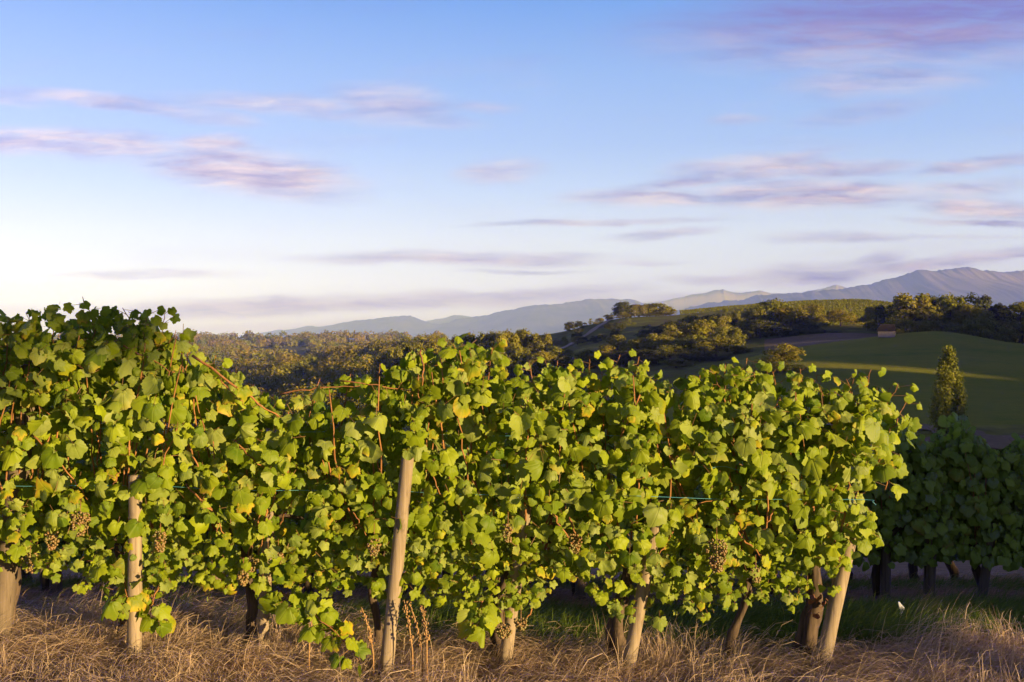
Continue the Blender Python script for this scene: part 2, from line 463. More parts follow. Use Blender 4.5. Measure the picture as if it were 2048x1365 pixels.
def pchip(xk, yk, x):
    """monotone cubic along axis 0 of yk (n,) for x array"""
    h = np.diff(xk); dl = np.diff(yk)/h
    m = np.zeros_like(yk); m[0] = dl[0]; m[-1] = dl[-1]
    for i in range(1, len(xk)-1):
        if dl[i-1]*dl[i] > 0:
            w1 = 2*h[i]+h[i-1]; w2 = h[i]+2*h[i-1]
            m[i] = (w1+w2)/(w1/dl[i-1]+w2/dl[i])
    x = np.clip(x, xk[0], xk[-1]); i = np.clip(np.searchsorted(xk, x)-1, 0, len(xk)-2)
    t = (x-xk[i])/h[i]
    return (yk[i]*(2*t**3-3*t**2+1)+h[i]*m[i]*(t**3-2*t**2+t)+yk[i+1]*(-2*t**3+3*t**2)+h[i]*m[i+1]*(t**3-t**2))

NXI = 641
GX = np.linspace(-600, 2600, NXI)
TZI = np.array([pchip(TX, TZ[i], GX) for i in range(len(TZ))])        # rows d, cols X
NDI = 900
GD = np.linspace(TD[0], TD[-1], NDI)
GRID = np.array([pchip(TD, TZI[:, j], GD) for j in range(NXI)]).T     # (NDI,NXI)
def hnear(x):
    X = 1024+np.asarray(x, float)*F/5.5
    Y = np.interp(X, NEARB_X, NEARB_Y)
    return zY(Y, 5.5)
def hh(x, y):
    x = np.asarray(x, float); y = np.asarray(y, float)
    ys = np.maximum(y, 8.3)
    X = np.clip(1024+F*x/ys, -600, 2600)
    fx = (X+600)/3200*(NXI-1); fd = (np.log(ys)-GD[0])/(GD[-1]-GD[0])*(NDI-1)
    fd = np.clip(fd, 0, NDI-1.001); fx = np.clip(fx, 0, NXI-1.001)
    i = fd.astype(int); j = fx.astype(int); a = fd-i; b = fx-j
    far = GRID[i, j]*(1-a)*(1-b)+GRID[i+1, j]*a*(1-b)+GRID[i, j+1]*(1-a)*b+GRID[i+1, j+1]*a*b
    t = np.clip((y-5.9)/(8.3-5.9), 0, 1); t = t*t*(3-2*t)*.55+t*.45
    return hnear(x)*(1-t)+far*t
def px(X, d): return (X-1024)*d/F
def P(X, Y, d): return np.array([(X-1024)*d/F, d, EYE+(682.5-Y)*d/F])

ys = np.concatenate([np.arange(-420, -20, 20), np.arange(-20, 0, 2), np.arange(0, 12, .15), np.arange(12, 80, 2.), np.arange(80, 280, 2.2),
                     np.arange(280, 460, 4.), np.arange(460, 1900, 28.), np.geomspace(1900, 23200, 24)])
cs = np.sort(np.concatenate([np.linspace(-.95, .95, 77), np.linspace(-.62, .62, 250)]))
wy = np.where(ys > 14, ys, np.where(ys < 0, 14+np.abs(ys)*.9, 14))
Xg = wy[:, None]*cs[None, :]; Yg = np.repeat(ys[:, None], len(cs), 1)
Zg = hh(Xg, Yg)
bz = np.array([[mnoise.noise((x*1.3, y*1.3, 3.))*.02+mnoise.noise((x*.35, y*.35, 9.))*.03 for x, y in zip(rx, ry)] if ry[0] < 14 and ry[0] > -4 else [0.]*len(rx) for rx, ry in zip(Xg, Yg)])
bz2 = np.array([[mnoise.noise((x*.045, y*.045, 3.))*.5 for x, y in zip(rx, ry)] if ry[0] > 85 else [0.]*len(rx) for rx, ry in zip(Xg, Yg)])
Zg = Zg+bz+bz2
GV = np.stack([Xg, Yg, Zg], -1).reshape(-1, 3)
nr, ncg = Xg.shape
ii, jj = np.meshgrid(np.arange(nr-1), np.arange(ncg-1), indexing='ij')
Q = np.stack([ii*ncg+jj, ii*ncg+jj+1, (ii+1)*ncg+jj+1, (ii+1)*ncg+jj], -1).reshape(-1, 4)
cx_ = GV[Q].mean(1); pxc = 1024+F*cx_[:, 0]/np.maximum(cx_[:, 1], 1)
dep = cx_[:, 1]
wig = np.array([mnoise.noise((a*.05, b*.05, 0)) for a, b in cx_[:, :2]])*4
left = np.interp(dep, [84, 110, 140, 165, 185], [1300, 1330, 1380, 1440, 1560])
pasture = (dep > 86) & (dep+wig < 188) & (pxc > left)
field = (~pasture) & (dep > 150) & (dep+wig*.7 < 240) & (pxc > 1530) & (pxc < 1850)
near = dep < 80
rest = ~(pasture | field | near)
def sub(name, mask, m):
    q = Q[mask]; u, inv = np.unique(q, return_inverse=True)
    o = mesh_from(name, GV[u], [inv.reshape(-1, 4)], m); tag(o, kind='structure'); return o
sub('ground', near, M['soil'])
sub('pasture', pasture, M['meadow'])
sub('field', field, M['field'])
sub('hillside', rest, M['hill'])

def hz(x, y):
    z = float(hh(x, y))
    if y > 85: z += mnoise.noise((x*.045, y*.045, 3.))*.5
    return z

def strip(name, pts, width, m, lift=.08):
    """draped path; pts = (photo column, depth)"""
    p = smooth_path([(px(X, d), d, 0) for X, d in pts], 60)
    V = []; q = []
    for i in range(len(p)):
        t = p[min(i+1, 59)]-p[max(i-1, 0)]; t /= np.linalg.norm(t)
        nrm = np.array([-t[1], t[0], 0])
        for k in (-.5, 0, .5):
            a = p[i]+nrm*width*k*(1+.12*math.sin(i*.9))
            V.append((a[0], a[1], hz(a[0], a[1])+lift))
    for i in range(59):
        for k in range(2):
            a = i*3+k; q.append((a, a+1, a+4, a+3))
    return tag(mesh_from(name, V, [np.array(q)], m), kind='structure')
strip('track', [(1650, 92), (1780, 88), (1880, 84), (1950, 79), (2060, 74), (2250, 70)], 3.6, M['track'], .1)
strip('path', [(1060, 262), (1120, 285), (1165, 318), (1205, 352), (1228, 374)], 2.3, M['path'], .35)

# mountains: three ranges
def mountain(name, prof, D, depth, seed, rough):
    X = np.array([p[0] for p in prof], float); Y = np.array([p[1] for p in prof], float)
    n = 760; xs = np.linspace(X[0], X[-1], n); cr = np.interp(xs, X, Y)
    rows = [(-1.0, 0.), (-.8, .16), (-.65, .3), (-.5, .44), (-.38, .56), (-.26, .70), (-.16, .82), (-.07, .93), (0, 1.), (.12, .85), (.5, .4), (1., 0.)]
    V = []
    for s, f in rows:
        for i in range(n):
            d = D+s*depth
            x = (xs[i]-1024)*D/F
            zc = EYE+(682.5-cr[i])*D/F
            zc += 34*mnoise.fractal((xs[i]*.03, seed, 0), 1., 2., 4)*rough
            hi = (20*(.5-abs(mnoise.noise((xs[i]*.11, seed, 4.))))+9*mnoise.noise((xs[i]*.33, seed, 9.)))*rough*f**9
            base = -60
            z = base+(zc-base)*f+hi
            k = f*(1-f)*4
            g = mnoise.ridged_multi_fractal((x*.0008, d*.00034, seed*3.), 1., 2., 5, 1., 2.) if k > .01 else 1
            z += (g-1.)*170*k*rough*(zc/900)
            xo = 420*mnoise.noise((x*.00045, s*2, seed))*k
            V.append((x+xo, d+480*k*mnoise.noise((x*.00075, seed, 5.)), z))
    q = []
    for r in range(len(rows)-1):
        for i in range(n-1): q.append((r*n+i, r*n+i+1, (r+1)*n+i+1, (r+1)*n+i))
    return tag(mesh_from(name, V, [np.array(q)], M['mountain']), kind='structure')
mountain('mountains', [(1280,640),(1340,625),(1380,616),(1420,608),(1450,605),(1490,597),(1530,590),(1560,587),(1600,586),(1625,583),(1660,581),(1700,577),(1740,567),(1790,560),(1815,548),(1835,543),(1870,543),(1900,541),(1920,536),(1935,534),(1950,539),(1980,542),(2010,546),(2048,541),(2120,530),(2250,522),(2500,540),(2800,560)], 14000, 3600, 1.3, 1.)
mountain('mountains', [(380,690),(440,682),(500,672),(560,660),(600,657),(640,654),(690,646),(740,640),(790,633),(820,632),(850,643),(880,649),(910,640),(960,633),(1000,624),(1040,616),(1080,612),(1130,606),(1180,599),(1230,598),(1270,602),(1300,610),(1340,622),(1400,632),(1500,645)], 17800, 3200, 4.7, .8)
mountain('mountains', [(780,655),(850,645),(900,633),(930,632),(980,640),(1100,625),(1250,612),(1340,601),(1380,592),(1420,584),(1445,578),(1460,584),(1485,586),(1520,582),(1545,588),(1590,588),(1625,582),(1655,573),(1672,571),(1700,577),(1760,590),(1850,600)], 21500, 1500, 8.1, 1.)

# unseen ridge added behind the camera, its crest shaped to shade the valley pasture
def shade_ridge():
    Tt = 250.
    ctl = [(34,80,-3.7),(45,110,-2.6),(58,140,-1.2),(46,140,-1.6),(66,127,-5.6),(38.5,146,-2.3),(42,165,.6),(61,185,1.3),(76,185,2.7),(92,185,1.3),(69,215,2.8),(99,225,6.2),(88,232,6.4),(65,258,2.5)]
    pts = sorted((float(np.dot(U_DIR, (x, y))), S+(Tt-float(np.dot(S_DIR, (x, y))))*TAN_E) for x, y, S in ctl)
    us = [pts[0][0]-40, pts[0][0]-16]+[p[0] for p in pts]+[pts[-1][0]+15, pts[-1][0]+45, pts[-1][0]+75]
    Hs = [0, 12]+[p[1] for p in pts]+[pts[-1][1]*.96, 18, 0]
    n = 120; uu = np.linspace(us[0], us[-1], n); H = np.interp(uu, us, Hs)
    V, q = [], []
    prof = [(-90, 0.), (-55, .45), (-25, .85), (0, 1.), (30, .8), (70, .4), (120, 0.)]
    for dt, f in prof:
        for i in range(n):
            p = U_DIR*uu[i]+S_DIR*(Tt+dt)
            V.append((p[0], p[1], -.6+(EYE+H[i]+.6)*f+.5*mnoise.noise((uu[i]*.2, dt*.1, 0))*f))
    for r in range(len(prof)-1):
        for i in range(n-1): q.append((r*n+i, r*n+i+1, (r+1)*n+i+1, (r+1)*n+i))
    tag(mesh_from('hill', V, [np.array(q)], M['hill']), kind='structure')
shade_ridge()

# ---------------------------------------------------------------- leaves
def make_template(seed, nA=34, lobed=False):
    rg = np.random.default_rng(seed)
    ph = np.arange(nA)*2*math.pi/nA                # 0 = tip
    a5 = rg.uniform(.15, .26) if lobed else rg.uniform(.04, .13); p5 = rg.normal(0, .08)
    r = .52*(1+a5*np.cos(5*(ph+p5))*(.6+.4*np.cos(ph))+(.05 if lobed else .022)*rg.normal(size=nA)+((.055 if lobed else .03)*np.where(np.arange(nA) % 2, 1, -1) if nA > 20 else 0)+.04*np.cos(ph)**8)
    back = np.minimum(ph, 2*math.pi-ph)
    r *= 1-.62*np.exp(-((math.pi-back)/.26)**2)
    r *= 1+rg.uniform(-.06, .06)*np.sin(ph)
    cen = np.array([0, -.42])
    outl = np.stack([np.sin(ph)*r*1.06, cen[1]-np.cos(ph)*r], 1)
    c0 = np.array([0, -.10])
    rings = [.38, .74, 1.0]
    uvs = [c0[None]]; rho = [np.zeros(1)]
    for f in rings: uvs.append(c0+(outl-c0)*f); rho.append(np.full(nA, f))
    uvs = np.concatenate(uvs); rho = np.concatenate(rho)
    u, v = uvs[:, 0], uvs[:, 1]
    k1 = rg.uniform(.3, 1.5); k2 = rg.uniform(.1, 1.1); fold = rg.uniform(-.25, .35)
    an = np.arctan2(u, -v-.1)
    z = -k1*u*u-k2*(v+.35)**2*np.sign(rg.uniform(.2, 1))+fold*np.abs(u)*.6
    z += rho**2*(rg.uniform(.02, .05)*np.sin(3*an+rg.uniform(0, 6))+rg.uniform(.015, .04)*np.sin(6*an+rg.uniform(0, 6)))
    z += .025*np.cos(an*7.5)*rho
    z += rg.uniform(-.12, .12)*u
    co = np.stack([u, v, z], 1)
    tri = np.array([(0, 1+j, 1+(j+1) % nA) for j in range(nA)])
    quad = []
    for k in range(len(rings)-1):
        for j in range(nA):
            a = 1+k*nA; b = 1+(k+1)*nA; jn = (j+1) % nA
            quad.append((a+j, b+j, b+jn, a+jn))
    return co, rho, tri, np.array(quad)
TPL = [make_template(100+i) for i in range(12)]
TPL_L = [make_template(140+i, 34, True) for i in range(10)]
TPL_S = [make_template(300+i, 18, i % 2 == 1) for i in range(8)]

def leaves_mesh(name, m, parent, pos, nrm, tip, size, rnd, tpls=TPL, petiole=True, loc=None, lob=None, pend=None):
    N = len(pos)
    pos = np.asarray(pos, float)
    n = nrm/np.linalg.norm(nrm, axis=1)[:, None]
    t = tip-(tip*n).sum(1)[:, None]*n; t /= np.linalg.norm(t, axis=1)[:, None]+1e-9
    b = np.cross(n, t)
    ti = rng.integers(0, len(tpls), N) if lob is None else np.where(lob[0], rng.integers(lob[1], len(tpls), N), rng.integers(0, lob[1], N))
    Vs, Ts, Qs, A, B = [], [], [], [], []; off = 0
    for k, (co, rho, tri, quad) in enumerate(tpls):
        s = np.where(ti == k)[0]
        if not len(s): continue
        sz = size[s][:, None, None]; asp = rng.uniform(.88, 1.1, len(s))[:, None, None]
        curl = rng.uniform(.5, 1.5, len(s))[:, None, None]
        W = pos[s][:, None]+sz*(co[None, :, 0:1]*b[s][:, None]*asp-co[None, :, 1:2]*t[s][:, None]+co[None, :, 2:3]*n[s][:, None]*curl)
        nv = len(co)
        Vs.append(W.reshape(-1, 3)); o = off+np.arange(len(s))*nv
        Ts.append((tri[None]+o[:, None, None]).reshape(-1, 3)); Qs.append((quad[None]+o[:, None, None]).reshape(-1, 4))
        A.append(np.tile(np.stack([co[:, 0], co[:, 1], rho], 1), (len(s), 1))); B.append(np.repeat(rnd[s], nv, 0))
        off += len(s)*nv
    if petiole:
        p0 = pos+size[:, None]*t*.08
        ax = -t*.5-n*.75+rng.normal(0, .25, (N, 3)); ax /= np.linalg.norm(ax, axis=1)[:, None]
        p1 = p0+ax*size[:, None]*rng.uniform(.5, .9, N)[:, None]
        if pend is not None:
            p1[-len(pend):] = pend; ax = p1-p0
        sd = np.cross(ax, n); sd /= np.linalg.norm(sd, axis=1)[:, None]+1e-9
        wd = .0013
        W = np.stack([p0-sd*wd, p0+sd*wd, p1+sd*wd*1.2, p1-sd*wd*1.2], 1)
        Vs.append(W.reshape(-1, 3)); o = off+np.arange(N)*4
        Qs.append(np.stack([o, o+1, o+2, o+3], 1))
        A.append(np.tile(np.array([[0, 0, -1.]]), (N*4, 1))); B.append(np.repeat(rnd, 4, 0))
    return mesh_from(name, np.concatenate(Vs), [np.concatenate(Qs), np.concatenate(Ts)], m, parent,
                     {'leaf_pos': np.concatenate(A), 'leaf_rnd': np.concatenate(B)}, True, loc)

def leaf_rnd(n, yel=.18, dust=.25):
    a = np.clip(rng.normal(.5, .28, n), 0, 1)
    y = np.where(rng.random(n) < yel, rng.uniform(.35, 1., n), rng.uniform(0, .12, n))
    d = np.where(rng.random(n) < dust, rng.uniform(.3, .9, n), rng.uniform(0, .12, n))
    return np.stack([a, y, d], 1)

# ---------------------------------------------------------------- front row
D1 = 5.5
TOPX = [-260,-60,0,50,80,160,200,250,300,345,380,430,480,530,600,640,700,740,800,870,905,1000,1030,1100,1170,1190,1240,1290,1312,1345,1400,1450,1490,1540,1590,1630,1655,1700,1740,1760,1795,1825]
TOPY = [615,610,625,625,603,592,612,612,622,640,690,712,745,775,775,757,745,732,716,694,676,694,722,718,710,742,716,728,765,760,744,722,718,740,740,752,780,752,742,800,780,815]
BOTX = [-260,0,100,200,245,330,350,420,480,560,640,740,800,850,920,960,1030,1080,1110,1170,1190,1300,1380,1450,1500,1560,1620,1650,1690,1730,1765,1825]
BOTY = [1110,1115,1140,1162,1215,1225,1165,1180,1190,1195,1200,1190,1205,1210,1225,1250,1235,1205,1165,1168,1225,1238,1228,1215,1200,1215,1195,1180,1135,1100,1060,800]
RGY = [700,745,790,850,930,1000,1060,1100,1130,1180,1240]
RGX = [1750,1755,1790,1762,1765,1742,1758,1725,1690,1650,1600]
TRUNKS = [-230, 18, 252, 502, 742, 992, 1236, 1462, 1612]
LBL = ['grape vine beyond the leaning post at the left edge, only its leafy arms in view',
       'tall leafy grape vine beside the leaning left post, reaching highest into the sky',
       'grape vine behind the first upright lit post, with its dark trunk left of that post',
       'grape vine with bare twisted trunk, one shoot drooping down to the dry grass',
       'grape vine by the tall lit leaning post above the dried weed stalks',
       'grape vine with low leaves and grapes nearly touching its short post, mid row',
       'grape vine with a split dark trunk beside the bright slanting post',
       'grape vine with a thin slanting trunk and a large golden grape bunch',
       'last grape vine at the right end of the lit row, reddish leaves on its trunk']

N0 = 21000
X = rng.uniform(-250, 1822, N0); Yv = rng.uniform(585, 1255, N0)
top = np.interp(X, TOPX, TOPY)+12; bot = np.interp(X, BOTX, BOTY)-26; rgt = np.interp(Yv, RGY, RGX)-42
ok = (Yv > top) & (Yv < bot) & (X < rgt)
# thinner near the crest, natural holes
edge_t = np.clip((Yv-top)/90, 0, 1)
hole = np.array([.32*mnoise.noise((x*.011, y*.011, 2.))+.6*mnoise.noise((x*.03, y*.03, 6.)) for x, y in zip(X, Yv)])
lowz = np.clip((Yv-960)/220, 0, 1)
keep = rng.random(N0) < (.50+.5*edge_t)*np.clip(.80+hole*1.7, .10, 1)*(.8+.2*lowz)
# the sag in the row by the long shoot, dark gap
gap = ((X-640)/95)**2+((Yv-795)/28)**2 < 1
ok &= keep & ~gap
X, Yv, edge_t, lowz = X[ok], Yv[ok], edge_t[ok], lowz[ok]
N1 = len(X)
thick = .10+.25*edge_t
dw = rng.uniform(-1, 1, N1)*thick
dw = np.where(rng.random(N1) < .12, -thick*rng.uniform(.75, 1.15, N1), dw)
posL = np.stack([px(X, D1), D1+dw, EYE+(682.5-Yv)*D1/F], 1)
front = (dw < .06)
face = np.where(front, -1., 1.)
nr1 = np.stack([rng.normal(.18, .42, N1), face*(1.0-.25*(1-edge_t))+rng.normal(0, .25, N1), rng.normal(.30, .38, N1)], 1)
tp1 = np.stack([rng.normal(0, .55, N1), rng.normal(-.1, .3, N1)*-face, -1+rng.normal(0, .35, N1)], 1)
wild = rng.random(N1) < .36
nr1[wild] = rng.normal(0, 1, (wild.sum(), 3)); 
sz1 = (.040+.088*rng.beta(1.1, 2.1, N1))*(1-.36*lowz)*(1-.2*(1-edge_t))
tiny = rng.random(N1) < .15+.32*lowz
sz1 = np.where(tiny, rng.uniform(.022, .05, N1), sz1)
lob1 = rng.random(N1) < .38+.5*lowz
posL[:, 2] += sz1*.35
rn1 = leaf_rnd(N1, .11, .26)
own = np.argmin(np.abs(X[:, None]+rng.normal(0, 45, N1)[:, None]-np.array(TRUNKS)[None]-8), 1)

extra = {k: [] for k in range(len(TRUNKS))}      # leaves along shoots
cane_sets = {k: [] for k in range(len(TRUNKS))}
def owner(Xc): return int(np.argmin([abs(Xc-t) for t in TRUNKS]))
def shoot(pts, rad, own_k=None, leaf=0, s0=.10, s1=.035, dens=1., side=.05):
    """pts (X,Y,depth) in photo columns; a cane with leaves alternating along it"""
    W = smooth_path([P(*p) for p in pts], 12)
    W[1:-1] += rng.normal(0, .004, (10, 3))
    k = owner(pts[0][0]) if own_k is None else own_k
    cane_sets[k].append((W, np.linspace(rad, rad*.45, 12)))
    for i in range(leaf):
        f = (i+.6)/leaf; q = f*11; a = int(q); c = W[a]+(W[min(a+1, 11)]-W[a])*(q-a)
        sdir = (1 if i % 2 else -1)
        s = (s0+(s1-s0)*f)*rng.uniform(.85, 1.15)
        c = c+np.array([sdir*side*rng.uniform(.3, 1.), rng.normal(-.03, .03), rng.normal(0.01, .02)])
        nn = np.array([sdir*.4+rng.normal(.1, .35), -1+rng.normal(0, .35), rng.normal(.4, .45)])
        tt = np.array([sdir*.8+rng.normal(0, .3), rng.normal(-.2, .3), rng.normal(-.7, .5)])
        extra[k].append((c, nn, tt, s, W[a]+(W[min(a+1, 11)]-W[a])*(q-a)))

# protruding tips on the crest
for (tx, ty) in [(18,632),(60,622),(110,612),(165,588),(205,616),(245,610),(292,622),(328,618),(352,655),(380,675),(432,705),(640,752),(702,738),(760,722),(846,700),(880,688),(905,668),(940,690),
                 (985,690),(1058,722),(1115,716),(1178,706),(1203,728),(1240,704),(1258,716),(1278,708),(1296,738),(1400,742),(1425,728),(1452,718),(1494,710),(1510,730),(1545,738),(1600,732),(1632,742),(1660,770),
                 (1692,752),(1712,738),(1742,734),(1780,770),(1796,762),(1812,798),(1800,830)]:
    bx = tx+rng.normal(-25 if tx > 1650 else 0, 25)
    shoot([(bx, ty+150, D1-.02), ((bx+tx)/2+rng.normal(0, 8), ty+70, D1-.05+rng.normal(0, .06)), (tx, ty+6, D1-.06+rng.normal(0, .09))], .0042, None, 12, .105, .045, side=.065)
# long shoots that can be picked out
for pts, r, lf in [
    ([(385,712,5.28),(455,762,5.2),(522,812,5.2),(560,835,5.24)], .0075, 4),
    ([(440,758,5.22),(480,800,5.21),(508,828,5.25)], .0035, 2),
    ([(30,650,5.45),(110,700,5.3),(180,745,5.25)], .005, 4), ([(240,690,5.3),(290,712,5.22),(350,745,5.22)], .005, 3),
    ([(60,868,5.25),(105,905,5.2),(150,965,5.2),(175,1000,5.25)], .005, 2), ([(372,880,5.24),(392,925,5.2),(402,962,5.24)], .0055, 1),
    ([(470,880,5.25),(500,915,5.2),(550,955,5.24)], .005, 1), ([(372,968,5.24),(420,1020,5.19),(450,1070,5.24)], .006, 1), ([(400,990,5.22),(430,1030,5.2),(440,1080,5.24)], .004, 0),
    ([(535,1000,5.3),(528,1070,5.22),(510,1130,5.3)], .006, 0), ([(520,1030,5.26),(505,1085,5.22),(490,1130,5.3)], .005, 0),
    ([(1010,1000,5.2),(1018,1040,5.2),(1012,1075,5.25)], .004, 0), ([(1105,1028,5.22),(1135,1075,5.19),(1165,1110,5.25)], .0055, 1), ([(1138,1035,5.22),(1150,1065,5.2),(1160,1085,5.25)], .005, 0),
    ([(1348,1062,5.26),(1325,1100,5.2),(1290,1150,5.25)], .0045, 1), ([(1440,1035,5.25),(1490,1080,5.2),(1535,1130,5.22)], .006, 2), ([(1552,1012,5.24),(1535,1050,5.2),(1525,1090,5.25)], .005, 1),
    ([(1668,1020,5.3),(1668,1070,5.24),(1672,1115,5.3)], .006, 1), ([(1690,1010,5.3),(1684,1060,5.24),(1676,1120,5.3)], .006, 1), ([(1700,1080,5.3),(1685,1110,5.25),(1672,1130,5.3)], .004, 0),
    ([(1280,790,5.3),(1262,830,5.22),(1240,880,5.24)], .005, 2), ([(1600,820,5.3),(1606,870,5.2),(1612,920,5.25)], .004, 2), ([(1560,800,5.3),(1535,840,5.22),(1515,880,5.25)], .004, 2),
    ([(560,788,5.3),(640,776,5.26),(720,772,5.28)], .0045, 1), ([(680,762,5.3),(760,772,5.26),(830,785,5.3)], .004, 1), ([(842,700,5.4),(846,745,5.22),(842,800,5.26)], .0055, 1), ([(836,750,5.3),(838,790,5.23),(838,820,5.26)], .004, 0),
    ([(560,1050,5.28),(575,1020,5.22),(600,985,5.25)], .005, 1), ([(700,1000,5.26),(715,1040,5.2),(735,1075,5.25)], .004, 1), ([(860,930,5.26),(875,975,5.2),(892,1010,5.25)], .0045, 1),
    ([(1385,1030,5.3),(1395,1010,5.22),(1440,1000,5.25)], .0035, 1), ([(1200,1060,5.3),(1220,1100,5.22),(1240,1140,5.25)], .004, 1), ([(1072,1200,5.25),(1060,1230,5.2),(1040,1262,5.2)], .005, 0),
    ([(318,1175,5.3),(305,1205,5.22),(300,1235,5.2)], .0045, 3),
    ([(0,775,5.3),(60,800,5.25),(120,850,5.3)], .004, 2), ([(205,1000,5.3),(230,965,5.22),(240,940,5.26)], .004, 1)]:
    shoot(pts, r, None, lf, .085, .06)
# the drooping shoot near the tall post
shoot([(560,1182,5.3),(600,1212,5.2),(650,1248,5.12),(688,1284,5.08),(716,1322,5.06)], .0042, 3, 22, .105, .06, side=.06)
shoot([(575,1190,5.3),(610,1220,5.2),(640,1235,5.15)], .003, 3, 8, .10, .07, side=.06)
shoot([(300,1180,5.3),(312,1215,5.22),(330,1245,5.2)], .004, 2, 9, .10, .07)
shoot([(250,1160,5.25),(252,1190,5.18),(262,1212,5.16)], .004, 2, 5, .12, .10)
shoot([(970,1200,5.25),(955,1235,5.15),(972,1262,5.1)], .004, 5, 8, .105, .07)

# grape bunches: (X, Y, depth, width, length, n)
BUN0 = [(160,1048,5.16,.06,.12,75),(104,1082,5.2,.045,.09,45),(486,1156,5.14,.042,.075,45),(504,1130,5.2,.04,.07,40),(748,1092,5.14,.042,.10,50),(320,1084,5.16,.04,.10,45),
       (1016,1066,5.16,.035,.09,35),(1008,1262,5.2,.055,.07,55),(1042,1248,5.18,.04,.06,35),(1434,1112,5.14,.065,.16,110),(1148,1088,5.24,.05,.10,50),(556,1115,5.2,.035,.06,30),(60,1125,5.26,.06,.1,50),
       (1512,1150,5.2,.04,.08,40)]
BUN = [(a, b, c-.02, d, e, f) for a, b, c, d, e, f in BUN0]
def ico(r):
    t = (1+5**.5)/2
    v = np.array([(-1,t,0),(1,t,0),(-1,-t,0),(1,-t,0),(0,-1,t),(0,1,t),(0,-1,-t),(0,1,-t),(t,0,-1),(t,0,1),(-t,0,-1),(-t,0,1)], float)
    v /= np.linalg.norm(v[0])
    f = [(0,11,5),(0,5,1),(0,1,7),(0,7,10),(0,10,11),(1,5,9),(5,11,4),(11,10,2),(10,7,6),(7,1,8),(3,9,4),(3,4,2),(3,2,6),(3,6,8),(3,8,9),(4,9,5),(2,4,11),(6,2,10),(8,6,7),(9,8,1)]
    v = list(map(tuple, v)); mid = {}; nf = []
    def m(a, b):
        k = (min(a, b), max(a, b))
        if k not in mid:
            p = np.array(v[a])+np.array(v[b]); p /= np.linalg.norm(p); mid[k] = len(v); v.append(tuple(p))
        return mid[k]
    for a, b, c in f:
        x, y, z = m(a, b), m(b, c), m(c, a); nf += [(a, x, z), (b, y, x), (c, z, y), (x, y, z)]
    return np.array(v)*r, np.array(nf)
IV, IF = ico(1.)

def trunk_parts(seed, h, lean, r=.026, split=False):
    rg = np.random.default_rng(seed)
    n = 12; pts = np.zeros((n, 3))
    for i in range(n):
        f = i/(n-1)
        pts[i] = (lean*f+.02*math.sin(f*7+seed)+rg.normal(0, .006), .02*math.sin(f*5+seed*2), -.06+(h+.06)*f)
    rad = r*(1.25-.35*np.linspace(0, 1, n)+.12*rg.normal(size=n)); rad[0] *= 1.3
    rad[-2:] *= 1.35
    parts = [tube_data(pts, rad, 10, .13, seed)]
    head = pts[-1]
    for s in (-1, 1):
        e = head+np.array([s*rg.uniform(.22, .34), rg.normal(0, .04), rg.uniform(.08, .2)])
        mid = (head+e)/2+np.array([0, 0, .07])
        parts.append(tube_data(smooth_path([head-np.array([0, 0, .03]), mid, e], 7), np.linspace(r*.7, r*.32, 7), 8, .12, seed+3+s))
    if split:
        p2 = pts.copy(); p2[:, 0] -= .045*np.linspace(1, .1, n); p2[:, 1] += .02
        parts.append(tube_data(p2, rad*.75, 9, .15, seed+9))
    return parts, head

